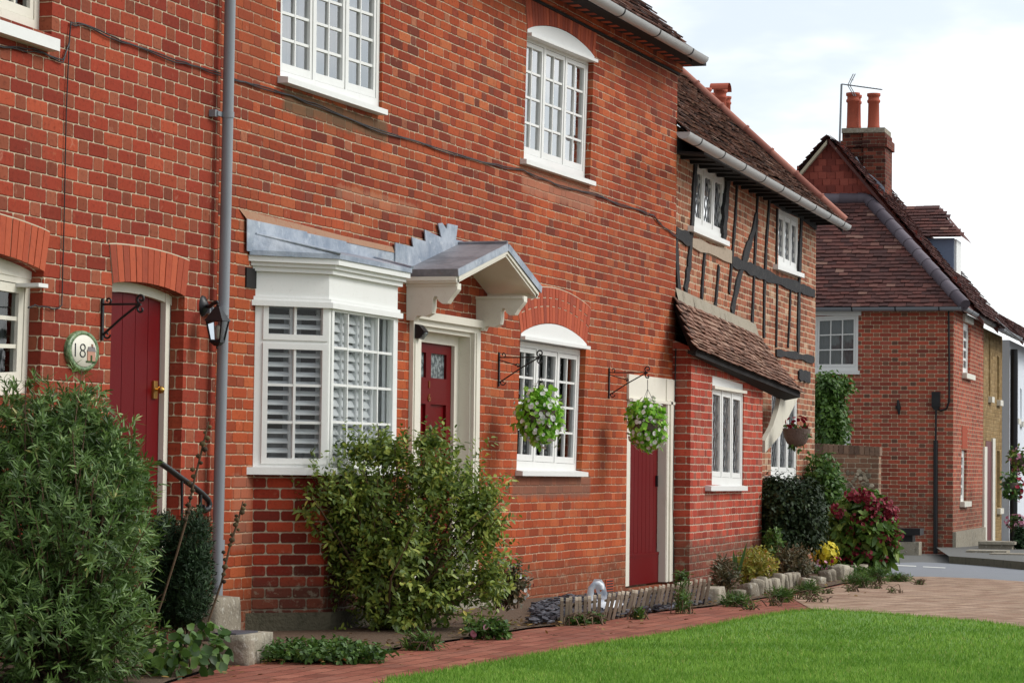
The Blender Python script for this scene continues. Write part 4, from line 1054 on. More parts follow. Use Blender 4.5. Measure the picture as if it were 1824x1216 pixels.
mb.box(.0, sR, -.28, -.03, ztT-.2, ztT-.17) if False else None
mb.build('rafter_ends', MAT['voiddark'], rf)
gp = I4 @ TF.w(*th(1217, 235, .38), .38); gq = I4 @ TF.w(*th(1508, 402, .38), .38)
gutter(HT, gp, gq, .062, 9)
# chimney pots behind the roof
ch = TF.w(8.0, 0, -4.2)
def cpot(par, F, px, y0, y1, r, off, cowl=False):
    a = F.h(px, y0, off); b = F.h(px, y1, off); mb = MB(); hgt = b[1]-a[1]
    prof = [(r*1.05, 0), (r*1.05, .05*hgt), (r, .08*hgt), (r*.93, .72*hgt), (r*1.12, .75*hgt), (r*1.12, .8*hgt), (r*.95, .83*hgt), (r*.95, .9*hgt), (r*1.15, .93*hgt), (r*1.15, hgt), (r*.8, hgt)]
    mb.lathe((a[0], -off, a[1]), prof, 20)
    if cowl:
        c_ = Vector((a[0], -off, b[1]+.0)); vs = []
        for yy in (-r*1.5, r*1.5):
            for k in range(9):
                t = math.pi*k/8; vs.append((c_.x-math.cos(t)*r*1.75, c_.y+yy, c_.z+math.sin(t)*r*1.1))
        mb.add(vs, [(k, k+1, k+10, k+9) for k in range(8)], sm=True); vs2 = [(x, y, z-.02) for x, y, z in vs]; mb.add(vs2, [(k, k+1, k+10, k+9) for k in range(8)])
    return mb.build('chimney_pot', MAT['pot'], par)
ofc = -4.0
cl = th(1255, 215, ofc); cr = th(1306, 215, ofc)
mb = MB(); mb.box(cl[0], cr[0], -ofc-.35, -ofc+.35, 4.0, cl[1]-.3); cm = mb.build('chimney', MAT['brickchim'], HT)
cpot(cm, TF, 1283, 222, 160, .11, ofc, True); cpot(cm, TF, 1257, 222, 157, .09, ofc); cpot(cm, TF, 1265, 225, 166, .09, ofc-.5); cpot(cm, TF, 1294, 225, 172, .08, ofc-.5)
# ---- lean-to with tiled roof
PP = .2; s_l = TF.h(1196, 900, 0)[0]
LF = Frame(TF.w(s_l, 0, PP), aT)
def lp(x, y, off=0): return LF.h(x, y, off)
lR = lp(1358, 800)[0]; lC = lp(1229, 900)[0]
print('leanto', s_l, lC, lR)
HLf = Frame(TF.w(s_l+.0, 0, PP), aT)
lM = I4 @ LF.M
MB.post = lM
hl = [lp(1269,668), lp(1325,684), lp(1324,866), lp(1268,863)]
mb = MB(); outer = [(lC, -.6), (lR, -.6), (lR, lp(1358,690)[1]), (lC, lp(1229,618)[1])]
tr = tessellate_polygon([[Vector((p[0], p[1], 0)) for p in outer], [Vector((p[0], p[1], 0)) for p in hl]]); fl_ = outer+hl
for t_ in tr:
    ps = [fl_[i] for i in t_]
    if (ps[1][0]-ps[0][0])*(ps[2][1]-ps[0][1])-(ps[1][1]-ps[0][1])*(ps[2][0]-ps[0][0]) < 0: ps = ps[::-1]
    mb.add([(p[0], 0, p[1]) for p in ps], [(0,1,2)], uvs=[ps])
for i in range(4):
    a, b = hl[i], hl[(i+1) % 4]; mb.add([(a[0], 0, a[1]), (b[0], 0, b[1]), (b[0], .06, b[1]), (a[0], .06, a[1])], [(0,1,2,3)], uvs=[[(a[0], a[1]), (b[0], b[1]), (b[0]+.06, b[1]), (a[0]+.06, a[1])]])
# side face towards camera, and its far side
zsd = outer[3][1]
dpt = PP+.05
mb.add([(lC, 0, -.6), (lC, 0, zsd), (lC, dpt, zsd+.1), (lC, dpt, -.6)], [(0,1,2,3)], uvs=[[(lC, -.6), (lC, zsd), (lC-dpt, zsd+.1), (lC-dpt, -.6)]])
mb.add([(lR, 0, -.6), (lR, 0, outer[2][1]), (lR, dpt+.2, outer[2][1]), (lR, dpt+.2, -.6)], [(0,1,2,3)], uvs=[[(lR, -.6), (lR, 2), (lR+.2, 2), (lR+.2, -.6)]])
pw = mb.build('porch_wall', MAT['brickporch'], HT)
w = window(HT, hl, y=.012, groups=3, cols=1, rows=1, edge=.06, stile=.05, mull=.05, lead=.12, inner='dark', top=.12, bottom=.08, glass='clearglass')
sill(w, LF, (1267,874), (1332,873.5), .045, .06, .05)
mb = MB(); a0 = lp(1268,690)[1]; mb.box(hl[0][0]-.02, hl[1][0]+.03, -.03, .0, hl[0][1]-.13, hl[0][1]-.1); mb.build('drip_moulding', MAT['cream'], w)
MB.post = None
inv = lambda P: I4 @ Vector(P)
TL = inv(TF.w(*th(1203,529,.03), .03)); TR = inv(TF.w(*th(1346,592,.03), .03)); BL = inv(TF.w(*th(1243,622,PP+.13), PP+.13)); BR = inv(TF.w(*th(1429,699,PP+.2), PP+.2))
Wd = ((TR-TL).length+(BR-BL).length)/2; Hd_ = ((TL-BL).length+(TR-BR).length)/2
print('lean roof', Wd, Hd_, TL, TR, BL, BR)
def bil(x, y, z):
    a = x/Wd; b = z/Hd_; p = (BL*(1-a)+BR*a)*(1-b)+(TL*(1-a)+TR*a)*b
    dx = ((BR-BL)*(1-b)+(TR-TL)*b).normalized(); dz = ((TL-BL)*(1-a)+(TR-BR)*a).normalized(); N_ = dx.cross(dz).normalized()
    if N_.z < 0: N_ = -N_
    p = p+N_*(-y) + Vector((0,0,-.035*math.sin(math.pi*b)*(1-.3*a)))
    return p
mb = MB(); mb.xf = bil; mb.box(0, Wd, .015, .05, 0, Hd_); rf2 = mb.build('lean_to_roof', MAT['voiddark'], HT)
rr = Hd_/12
mbt = tiles('x', 0, 0, Vector((0,0,0)), Vector((1,0,0)), Vector((0,0,1)), [(-.04, -.02), (Wd+.04, -.02), (Wd+.04, Hd_), (-.04, Hd_)], seed=9, jit=1.3, ex=rr, tw=.165, th=.011)
v2 = [bil(*v) for v in mbt.v]; mbt.v = [tuple(v) for v in v2]; mbt.build('roof_tiles', MAT['tileP'], rf2)
mb = MB(); n = 16
for i in range(n):
    a = TL.lerp(TR, i/n); b = TL.lerp(TR, (i+1)/n); j = [random.uniform(-.03, .03) for _ in range(2)]
    mb.add([a+Vector((0,-.035,-.05+j[0])), b+Vector((0,-.035,-.05+j[1])), b+Vector((0,-.0,.09)), a+Vector((0,0,.09))], [(0,1,2,3)])
mb.build('mortar_flashing', MAT['oldmortar'], rf2)
mb = MB(); mb.prismP([BL+Vector((0,.02,-.02)), BR+Vector((-.02,.02,-.02)), BR+Vector((-.1,.2,-.06)), BL+Vector((.02,.1,.0))], (0,0,-.035)); mb.prismP([BL, TL, TL+Vector((0,.0,-.16)), BL+Vector((0,.05,-.06))], (.03,0,0)); mb.build('eaves_board', MAT['voiddark'], rf2)
# curved white bracket at its right end
bp = [(1423,699),(1420,712),(1405,742),(1390,775),(1363,806),(1363,784),(1377,758),(1386,730),(1391,706)]
P0 = TF.w(th(1392,760,.3)[0], 0, 0)
mb = MB(); q = [inv(TF.w(*th(x, y, .22+.0), .22)) for x, y in bp]
tr = tessellate_polygon([[Vector((p.x, p.z, 0)) for p in q]]); n = len(q); q2_ = [p+Vector((0, .05, 0)) for p in q]
mb.add(q+q2_, [tuple(t_) for t_ in tr]+[tuple(i+n for i in t_) for t_ in tr]+[(i, (i+1) % n, (i+1) % n+n, i+n) for i in range(n)])
mb.build('curved_bracket', MAT['cream_dull'], HT)
# ============================================================ FAR CORNER HOUSE
Pc = at(1697, 990, 51)
SF = Frame((Pc.x, Pc.y, 0), dir_ang(2300)); GF = Frame((Pc.x, Pc.y, 0), SF.ang-math.pi/2)
gh = GF.h; sh_ = SF.h
HF = thing('corner_house', 'wine red brick corner house with dark hipped roof and twin pot chimney', 'house', (Pc.x, Pc.y, -.5), GF)
gI = GF.M.inverted(); S2G = gI @ SF.M
e0 = 4.06; zg = -1.0
wG = [gh(1452,564), gh(1529,560), gh(1528,660), gh(1450,660)]; wg2 = [gh(1475,767), gh(1515,768), gh(1515,900), gh(1475,900)]
wg2 = [wg2[0], wg2[1], (wg2[1][0], .4), (wg2[0][0], .4)]
gl0 = gh(1330, 700)[0]
wall('wall', [(gl0, zg), (0, zg), (0, e0), (gl0, e0)], [(wG, .05), (wg2, .05)], MAT['brickfar'], HF)
mb = MB(); mb.add([(gl0, -.006, e0-.32), (-.55, -.006, e0-.26), (-.0, -.004, e0-.1), (0, -.006, e0), (gl0, -.006, e0)], [(0,1,2,3,4)]); mb.build('wall_band', MAT['mortar'], HF) if False else None
w = window(HF, wG, y=.0, groups=1, cols=3, rows=3, edge=.05, stile=.035, mull=.05, bar=.022, inner='nets', bottom=.07, top=.05)
a = gh(1446, 661, .05)
mb = MB(); mb.box(wG[3][0]-.1, wG[2][0]+.04, -.06, .03, wG[2][1]-.07, wG[2][1]); mb.box(wG[3][0]-.1, wG[2][0]+.06, -.06, .03, wG[1][1]-.02, wG[1][1]+.13); mb.build('sill', MAT['white'], w)
w = window(HF, wg2, y=.0, groups=1, cols=1, rows=2, edge=.07, stile=.06, bar=.03, inner='dark')
# side wall (street front)
MB.post = S2G
sEnd = sh_(1752, 600)[0]
wS = [sh_(1716,572), sh_(1729,579), sh_(1728,668), sh_(1715,664)]; wS2 = [sh_(1713,800), sh_(1722,802), sh_(1721,893), sh_(1711,893)]
wall('side_wall', [(0, zg), (sEnd, zg), (sEnd, e0), (0, e0)], [(wS, .08), (wS2, .08)], MAT['brickfar'], HF, back=None)
for q, nm in ((wS, 1), (wS2, 2)):
    w = window(HF, q, y=.05, groups=1, cols=2, rows=4, edge=.09, stile=.09, bar=.05, inner='curtain')
    mb = MB(); mb.box(q[3][0]-.1, q[2][0]+.15, -.09, .05, q[3][1]-.1, q[3][1]); mb.build('sill', MAT['cream'], w)
    mb = MB(); (mb.box(q[0][0]-.1, q[1][0]+.1, -.05, .05, q[0][1]-.0, q[0][1]+.14) if nm == 1 else mb.box(q[0][0], q[1][0], -.01, .0, q[0][1]+.02, q[0][1]+.45)); mb.build('lintel', MAT['cream'] if nm == 1 else MAT['archbrick'], w)
mb = MB(); mb.box(-.02, sEnd, -.06, .0, zg, -.1); mb.build('plinth', MAT['stone'], HF)
MB.post = None
# roofs of corner house
setb = 2.0
def gp2(x, y, d): a = gh(x, y, -d); return Vector((a[0], d, a[1]))
apex = gp2(1477, 246, setb); rdg = gp2(1545, 357, setb); ee = .22
def vline(x): return None
foot = Vector((.25, setb, e0-.02))
# front half-hip slope
O = Vector((gl0-1, -ee, e0)); gg = Vector((0, setb+ee, rdg.z-e0)); Hh = gg.length; gg.normalize()
cor = Vector((ee, -ee, e0)); polyF = [(0, 0), (cor.x-O.x, 0), (rdg.x-O.x, Hh), (0, Hh)]
mb = MB(); underlay(mb, O, Vector((1,0,0)), gg, polyF, -.02); rf = mb.build('roof', MAT['voiddark'], HF)
tiles('x', 0, 0, O, Vector((1,0,0)), gg, [(.3, 0)]+polyF[1:3]+[(.3, Hh)], seed=11, ex=.11, tw=.17, th=.016, jit=1.3).build('roof_tiles', MAT['tileF'], rf)
# side slope between hip and gable
sl = (rdg-cor); 
mb = MB(); gf = Vector((.22, setb, e0+.0)); mb.add([cor+Vector((0,0,-.02)), rdg, Vector((gf.x, gf.y, gf.z))], [(0,1,2)], .5); mb.build('hip_slope', MAT['tileF'], rf)
def hips(mb, p, q, L=.36, r=.11):
    d = (q-p); n = int(d.length/L); d.normalize()
    for i in range(n+1):
        a = p+d*(i*L); b = p+d*((i+1)*L+.02)
        if i == n: b = q
        mb.tube([a, b], [r*1.12, r], 12, random.random())
mb = MB(); hips(mb, cor+Vector((0,0,.03)), rdg+Vector((0,0,.03))); mb.build('hip_tiles', MAT['hipblue'], rf)
mb = MB(); hips(mb, Vector((gl0, setb, rdg.z+.03)), rdg+Vector((0,0,.03))); mb.build('ridge_tiles', MAT['hipblue'], rf)
# tile-hung gable
deg = math.atan2(apex.z-e0, foot.x-apex.x+.1); lft = Vector((apex.x-(foot.x-apex.x), setb, e0))
O = Vector((lft.x, setb, e0)); 
mb = MB(); mb.add([(lft.x, setb+.02, e0), (foot.x, setb+.02, e0), (apex.x, setb+.02, apex.z)], [(0,1,2)], .3); tg = mb.build('gable_wall', MAT['tilehung'], HF)
tiles('x', 0, 0, O, Vector((1,0,0)), Vector((0,-.0001,1)).normalized(), [(0, 0), (foot.x-lft.x, 0), (apex.x-lft.x, apex.z-e0)], seed=12, ex=.13, tw=.17, th=.016).build('hung_tiles', MAT['tilehung'], tg)
# main roof slopes going back
Lb = 5.2
for sx, nm in ((1, 'a'), (-1, 'b')):
    ft = foot if sx > 0 else lft
    O = Vector((ft.x+.1*sx, setb-.15, e0-.06)); gg = (apex-ft); gg.y = 0; Hh = gg.length+.12; gg.normalize()
    mb = MB(); underlay(mb, O, Vector((0,1,0)), gg, [(0, 0), (Lb, 0), (Lb, Hh), (0, Hh)], -.02); rr_ = mb.build('roof_slope', MAT['tileF'], rf)
    if sx > 0: tiles('x', 0, 0, O, Vector((0,1,0)), gg, [(0, 0), (Lb, 0), (Lb, Hh), (0, Hh)], seed=13, ex=.11, tw=.17, th=.018, jit=1.8).build('roof_tiles', MAT['tileF'], rr_)
    else:
        tiles('x', 0, 0, O, Vector((0,1,0)), gg, [(0, 0), (.7, 0), (.7, Hh), (0, Hh)], seed=14, ex=.11, tw=.17, th=.018, jit=1.8).build('roof_tiles', MAT['tileF'], rr_)
    mb = MB(); a = Vector(O)+Vector((0,-.02,-.09)); mb.prismP([a, a+gg*Hh, a+gg*Hh-Vector((0,0,.08)), a-Vector((0,0,.08))], (0, .12, 0)); mb.build('verge_mortar', MAT['mortar'] if sx < 0 else MAT['tileF'], rr_)
# gutter of corner house
gp = Vector((gl0, -.2, e0-.0)); gutter(HF, gp, Vector((.16, -.2, e0-.0)), .07, 5, 'pipe')
gutter(HF, S2G @ Vector((-.1, -.2, e0)), S2G @ Vector((sEnd+.1, -.2, e0-.05)), .07, 3, 'pipe')
# chimney
def gbox(mb, x0, x1, y0, y1, d0, d1):
    a = gh(x0, y1, -d0); b = gh(x1, y0, -d0); mb.box(a[0], b[0], d0, d1, a[1], b[1]); return a, b
dc = 3.6
mb = MB(); gbox(mb, 1499, 1538, 236, 420, dc+.15, dc+1.0); gbox(mb, 1537, 1577, 236, 420, dc, dc+1.0)
gbox(mb, 1496, 1538, 250, 262, dc+.1, dc+1.05); gbox(mb, 1536, 1580, 245, 262, dc-.06, dc+1.05)
cm = mb.build('chimney', MAT['brickchim'], HF)
mb = MB(); a, b = gbox(mb, 1499, 1576, 227, 237, dc+.05, dc+.95); mb.build('chimney_flaunching', MAT['stone'], cm)
for x, y0, y1, r, dd_ in ((1519, 229, 166, .125, dc+.4), (1556, 229, 167, .12, dc+.4), (1524, 229, 170, .11, dc+.75)):
    cpot(cm, GF, x, y0, y1, r, -dd_)
fpx = [(1516,282),(1526,279),(1534,294),(1541,298),(1541,306),(1552,312),(1566,324),(1575,333),(1578,346),(1560,330),(1540,312),(1524,296)]
q = [gp2(x, y, dc-.08) for x, y in fpx]; mb = MB(); tr = tessellate_polygon([[Vector((p.x, p.z, 0)) for p in q]]); mb.add(q, [tuple(t_) for t_ in tr]); mb.build('lead_flashing', MAT['lead'], cm)
# dormer
dm0 = 4.6
a = gp2(1648, 492, dm0); b = gp2(1699, 424, dm0)
mb = MB(); mb.box(a.x-1.2, b.x, dm0, dm0+.95, a.z-.6, b.z); dmr = mb.build('dormer', MAT['lead'], HF)
lt = paint('blue_grey_lead_cheek', (112,126,150), .6, .3, (130,142,160)); dmr.data.materials.clear(); dmr.data.materials.append(lt)
mb = MB(); c_ = gp2(1706, 430, dm0); mb.box(b.x, b.x+.05, dm0+.05, dm0+.85, a.z-.1, b.z-.02); mb.build('dormer_window', MAT['white'], dmr)
pA = gp2(1588, 362, dm0-.1); pB = gp2(1662, 362, dm0-.1); pC = gp2(1713, 428, dm0-.1)
O = Vector((pA.x-.9, dm0-.15, b.z+.02)); hh = Vector((0, .9, pA.z-b.z)); Hh = hh.length; hh.normalize()
mb = MB(); underlay(mb, O, Vector((1,0,0)), hh, [(0,0), (pC.x-O.x, 0), (pB.x-O.x, Hh), (0, Hh)], -.01); dr_ = mb.build('dormer_roof', MAT['tileF'], dmr)
tiles('x', 0, 0, O, Vector((1,0,0)), hh, [(0,0), (pC.x-O.x, 0), (pB.x-O.x, Hh), (0, Hh)], seed=21, ex=.11, tw=.17, th=.016).build('roof_tiles', MAT['tileF'], dr_)
mb = MB(); P1 = O+Vector((1,0,0))*(pC.x-O.x); P2 = O+Vector((1,0,0))*(pB.x-O.x)+hh*Hh; mb.add([P1, P2, P2+Vector((0,.5,0)), P1+Vector((0,2.0,0))], [(0,1,2,3)]); mb.build('dormer_roof_side', MAT['tileF'], dmr)
# tie plate, meter head, cables and pipe on the gable
mb = MB(); p = gp2(1600, 712, 0); q = gp2(1602, 738, 0); mb.tube([(p.x, -.03, p.z), (p.x+.01, -.03, (p.z+q.z)/2), (q.x, -.03, q.z)], [.02, .04, .02], 6); mb.box(p.x-.05, p.x+.05, -.03, 0, (p.z+q.z)/2-.03, (p.z+q.z)/2+.03); mb.build('wall_tie', MAT['black'], HF)
# aerial on chimney
tvt = thing('television_aerial', 'thin grey television aerial on a mast beside the twin red chimney pots', 'aerial', GF.w(gh(1495, 240, -dc)[0], gh(1495, 300, -dc)[1], -dc), GF)
mb = MB(); a = gp2(1494, 300, dc); b = gp2(1499, 150, dc); mb.tube([a, b], .022, 6); mb.build('mast', MAT['pipe'], tvt)
mb = MB(); c_ = gp2(1571, 160, dc); mb.tube([b, c_], .014, 6)
for k in range(11):
    p = b.lerp(c_, .2+.78*k/10); mb.tube([p+Vector((0,-.16,-.01)), p+Vector((0,.16,.02))], .009, 5)
for dx in (-.0, .12):
    q = gp2(1510+dx*30, 152, dc); mb.tube([q, q+Vector((.12, -.05, .22))], .009, 5); mb.tube([q, q+Vector((.12, .05, -.22))], .009, 5); mb.tube([q+Vector((.06,-.1,.11)), q+Vector((.06,.1,.11))], .006, 4)
mb.build('boom', MAT['pipe'], tvt)
# meter head on the wall
mt = thing('cable_junction_box', 'black cable box on the wine red gable above a long black conduit', 'cable box', GF.w(gh(1668,712)[0], gh(1668,712)[1], 0), GF)
a = gp2(1668, 712, 0); mb = MB(); mb.box(a.x-.075, a.x+.075, -.12, 0, a.z-.13, a.z+.15); mb.prism([(a.x-.075, a.z-.13), (a.x+.075, a.z-.13), (a.x+.03, a.z-.19), (a.x-.03, a.z-.19)], -.1, -.02); mb.build('box', MAT['black'], mt)
mb = MB(); q = gp2(1667, 985, 0); mb.tube([(a.x, -.04, a.z-.15), (a.x-.005, -.04, a.z-.8)], .02, 6); mb.tube([(a.x-.005, -.05, a.z-.75), (q.x, -.05, q.z)], .042, 8); mb.build('conduit', MAT['black'], mt)
mb = MB(); pts = [gp2(x, y, 0) for x, y in ((1669,726),(1676,731),(1686,728),(1691,715),(1691,640),(1690,560),(1690,552))]; mb.tube([p+Vector((0,-.02,0)) for p in pts], .018, 6); mb.build('cable_loop', MAT['black'], mt)
# ============================================================ houses beyond on the same street line
def row_house(label, s0, s1, top, mat, off, wins, roofmat='tileF', ret=True, name='terraced_house', rp=.85, wmat='cream', sx=6.0):
    Fx = Frame(SF.w(s0, 0, off), SF.ang); H_ = thing(name, label, 'house', Fx.w(0, -.8), Fx); L = s1-s0; I = Fx.M.inverted()
    hl = []
    for (x0, y0, x1, y1, b0, b1) in wins:
        hl.append([Fx.h(x0, y0), Fx.h(x1, y1), Fx.h(x1, b1), Fx.h(x0, b0)])
    wall('wall', [(0, -1.6), (L, -1.6), (L, top), (0, top)], [(q, .12) for q in hl], MAT[mat] if isinstance(mat, str) else mat, H_, back=5)
    for q in hl:
        w = window(H_, q, y=.06, groups=1, cols=2, rows=3, edge=.1, stile=.07, bar=.04, inner='nets')
        mb = MB(); mb.box(q[3][0]-.05, q[2][0]+.1, -.08, .05, q[3][1]-.12, q[3][1]); mb.build('sill', MAT[wmat], w)
    dg = math.radians(46); O = Vector((-.1, -.3, top)); g_ = Vector((0, math.cos(dg), math.sin(dg)))
    mb = MB(); underlay(mb, O, Vector((1,0,0)), g_, [(0,0), (L+.1, 0), (L+.1, rp), (0, rp)], -.02); mb.prismP([O, O+g_*rp, O+g_*rp-Vector((0,0,.12)), O-Vector((0,0,.12))], (.05,0,0)); r_ = mb.build('roof', MAT[roofmat], H_)
    tiles('x', 0, 0, O, Vector((1,0,0)), g_, [(0,0), (min(L, sx)+.1, 0), (min(L, sx)+.1, rp), (0, rp)], seed=int(s0*7)+3, ex=.13, tw=.2, th=.02, jit=2).build('roof_tiles', MAT[roofmat], r_)
    gutter(H_, Vector((-.1, -.36, top-.02)), Vector((L+.1, -.36, top-.02)), .07, 4, 'pipe')
    return H_, Fx
sB = sEnd+.02; s2 = sh_(1785, 700)[0]; s3 = s2+.35
print('S pos', sEnd, s2, sh_(1824,700))
HY, FY = row_house('yellow brown brick cottage with a narrow white door beside the wine red house', sB, s2, 3.95, 'brickyellow', -.0,
    [(1761,592,1764,598,706,705), (1776,632,1780,637,712,711), (1776,802,1781,803,905,903)])
wm = paint('whitewashed_wall', (222,228,236), .6, .1, (190,196,204))
HW, FW = row_house('white painted cottage at the far right edge with hanging flower baskets', s3, s3+22, 3.9, wm, .12,
    [(1800,668,1803,671,742,741), (1809,680,1812,684,745,744), (1817,690,1820,694,750,749)], sx=10)
# door, pipe of yellow house
mb = MB(); q = [FY.h(1762,784), FY.h(1766,785), FY.h(1764,900), FY.h(1760,903)]
qq = [FY.h(1755,792), FY.h(1757,794)]
mb.box(FY.h(1752,900)[0]-.2, FY.h(1755,900)[0], -.04, .05, -.6, FY.h(1753,795)[1]); a = FY.h(1765,900)[0]; mb.box(a, a+.5, -.04, .05, -.6, FY.h(1766,780)[1])
mb.build('door_frame', MAT['cream'], HY)
mb = MB(); a = FY.h(1760,700)[0]; mb.box(FY.h(1755,900)[0], FY.h(1765,900)[0], -.01, .05, -.6, FY.h(1758,785)[1]); mb.build('door', MAT['red'], HY)
mb = MB(); p = sh_(1786, 600, .1)[0]-s3; mb.tube([(.02, -.1, 3.7), (.02, -.1, -.7)], .085, 10); dpw = mb.build('downpipe', MAT['black'], HW)
# stone steps and trough outside
def grp(px, py, dz=0): return ground(px, py, dz)
for (x, y, wd, dp_, hh, lab) in ((1768, 996, .5, 1.6, .1, 'low brick and stone step outside the yellow cottage'), (1786, 988, .7, 1.4, .2, 'taller dark stone step by the black downpipe'), (1812, 1000, .6, 1.2, .08, 'flat pale step nearest the right edge of the view')):
    p = grp(x, y); mb = MB(); mb.box(-wd*.5, wd*.5, -.2, .4, 0, hh, random.random()); mb.box(-wd*.5-.04, wd*.5+.04, -.25, .4, hh, hh+.05, random.random())
    o = mb.build('stone_step', MAT['stone'], None, Matrix.Translation(p) @ Matrix.Rotation(SF.ang, 4, 'Z')); tag(o, lab, 'step', 'doorsteps along the far terrace')
p = at(1618, 985, 49.5); p.z = gz(p.x); tr_ = thing('stone_trough', 'low stone trough with a dark slab lid against the wine red gable', 'trough', p, None)
mb = MB(); MB.post = Matrix.Translation(p) @ Matrix.Rotation(GF.ang, 4, 'Z')
mb.box(-.3, .22, -.25, .15, -.1, .22, .6); mb.build('trough_body', MAT['stone'], tr_); mb = MB(); mb.box(-.5, .1, -.2, .18, .22, .34); mb.box(-.55, .25, -.32, .2, .34, .46); mb.build('slab_lid', MAT['black'], tr_); MB.post = None
# ---------------- garden wall
Pg = at(1565, 870, 41); GW = Frame((Pg.x, Pg.y, 0), GF.ang); wl = GW.h(1430, 800)[0]; wt = GW.h(1565, 797)[1]; wtl = GW.h(1452, 790)[1]
gw_ = thing('garden_wall', 'pale brown brick and flint garden wall between the hedge and the corner house', 'wall', GW.w(0, -.4), GW)
wall('brick_panel', [(wl, -1.2), (0, -1.2), (0, wt), (wl, wtl)], [], MAT['brickgarden'], gw_, back=.24)
mb = MB(); x = wl
while x < -.02: mb.box(x, x+.068, -.012, .25, wt-.12+(wtl-wt)*x/wl, wt+.012+(wtl-wt)*x/wl, random.random()); x += .078
mb.build('coping', rndmat('coping_brick', [(0,(92,74,64)),(1,(146,118,98))], .9), gw_)
a = GW.h(1505, 835); b = GW.h(1555, 900); mb = MB()
for k in range(120):
    x = random.uniform(a[0], b[0]); z = random.uniform(b[1]-.5, a[1]); r_ = random.uniform(.025, .05); mb.lathe((x, -.005, z), [(r_*.7, -.012), (r_, 0)], 7, 'y', random.random(), (1, random.uniform(.6, 1.1)), sm=False)
mb.build('flint_facing', rndmat('flints', [(0,(96,88,74)),(.6,(150,138,116)),(1,(184,172,150))], .6), gw_)
# ---------------- house behind left of ivy etc: overhead wire
mb = MB(); a = at(1763, 556, 58); b = at(1900, 650, 40); mb.tube([a.lerp(b, t/12)-Vector((0,0,.12*math.sin(math.pi*t/12))) for t in range(13)], .012, 5)
tag(mb.build('overhead_wire', MAT['black']), 'thin overhead wire crossing the pale sky at the right edge', 'wire')
# ============================================================ GROUND
def sheet(name, pts, mat, dz, kind='structure', ang=None, O=(0, 0), step=None):
    me = bpy.data.meshes.new(name); bm = bmesh.new()
    vs = [bm.verts.new((p[0], p[1], 0)) for p in pts]; bm.faces.new(vs); bmesh.ops.triangulate(bm, faces=bm.faces[:])
    for X in (19, 25, 32, 40, 50, 70):
        bmesh.ops.bisect_plane(bm, geom=bm.verts[:]+bm.edges[:]+bm.faces[:], plane_co=(X, 0, 0), plane_no=(1, 0, 0))
    uv = bm.loops.layers.uv.new('UVMap'); ca, sa = math.cos(ang or 0), math.sin(ang or 0)
    for f in bm.faces:
        if f.normal.z < 0: f.normal_flip()
        for l in f.loops: x, y = l.vert.co.x, l.vert.co.y; l[uv].uv = (x*ca+y*sa, -x*sa+y*ca)
    for v in bm.verts: v.co.z = gz(v.co.x)+dz
    bm.to_mesh(me); bm.free(); me.materials.append(mat); o = link(name, me); tag(o, None, None, None, kind); return o
def gpx(L): return [tuple(ground(x, y))[:2] for x, y in L]
sheet('ground', [(-40, -300), (600, -300), (600, 300), (-40, 300)], MAT['pavement'], -.02)
edge_bed = gpx([(300,1216),(420,1178),(530,1178),(640,1166),(824,1139),(941,1120),(1000,1114),(1100,1100),(1260,1081),(1330,1070),(1425,1056),(1500,1040),(1570,1031)])
edge_lawn = gpx([(1824,1124),(1740,1112),(1640,1104),(1536,1095),(1462,1091),(1413,1094),(1350,1104),(1281,1118),(1182,1137),(1059,1156),(959,1174),(840,1195),(690,1220)])
far_edge = gpx([(1575,1026),(1660,1027),(1740,1030),(1830,1036)])
xm = 19.5
red_pts = [(2, -4.2)]+[(6, -2.9)]+edge_bed+far_edge+[(34, -3.2), (24, -8), (12, -8), (2, -8)]
sheet('brick_path', red_pts, MAT['paver'], .0, ang=0.02)
pale = gpx([(1405,1062),(1500,1042),(1570,1031)])+far_edge+[(34, -3.2), (24, -8)]+gpx([(1824,1124),(1740,1112),(1640,1104),(1536,1095),(1462,1091),(1440,1082)])
sheet('pale_paving', pale, MAT['paverpale'], .004, ang=-.35)
lawn = edge_lawn+[(9.5, -3.0), (8, -7), (20, -7.5)]
sheet('lawn', lawn, MAT['turf'], .02)
rp = gpx([(1560,1026),(1660,1027),(1740,1030),(1830,1036)])
farp = gpx([(1560,1003),(1640,1001),(1690,1003),(1760,1008),(1830,1015)])
sheet('road', rp+[(40,-6)]+farp[::-1], MAT['asphalt'], .004)
ml = gpx([(1590,1006),(1632,1008),(1632,1009.6),(1590,1007.6)]); 
o = sheet('road_marking', ml, MAT['roadpaint'], .008); ml = gpx([(1644,1009),(1684,1011),(1684,1012.4),(1644,1010.4)]); sheet('road_marking', ml, MAT['roadpaint'], .008)
# raised far pavement with kerb
kp = gpx([(1690,1003),(1760,1008.5),(1830,1015.5)])
mb = MB(); ring_ = [Vector((x, y, gz(x)-.02)) for x, y in kp]
ext = [Vector((p.x+22, p.y+3.4, gz(p.x+22)-.02)) for p in ring_[::-1]]
mb = MB()
kz = .11
for a, b in zip(ring_[:-1], ring_[1:]):
    a2, b2 = a+Vector((0,0,.02+kz)), b+Vector((0,0,.02+kz)); mb.add([a, b, b2, a2], [(0,1,2,3)], .5)
mb.build('kerb', MAT['rubble']).__setitem__('kind', 'structure')
mb = MB(); tp = [p+Vector((0,0,.018+kz)) for p in ring_]; bk = [Vector((Pc.x-.0, Pc.y, gz(Pc.x)+kz)), ]
e1 = SF.w(0, 0, .0); e2 = SF.w(40, 0, .0); 
top_pts = [(p.x, p.y) for p in tp]+[(e2.x, e2.y-3), (e2.x, e2.y), (e1.x, e1.y), (e1.x-.6, e1.y+.2)]
o = sheet('pavement', top_pts, MAT['pavement'], kz)
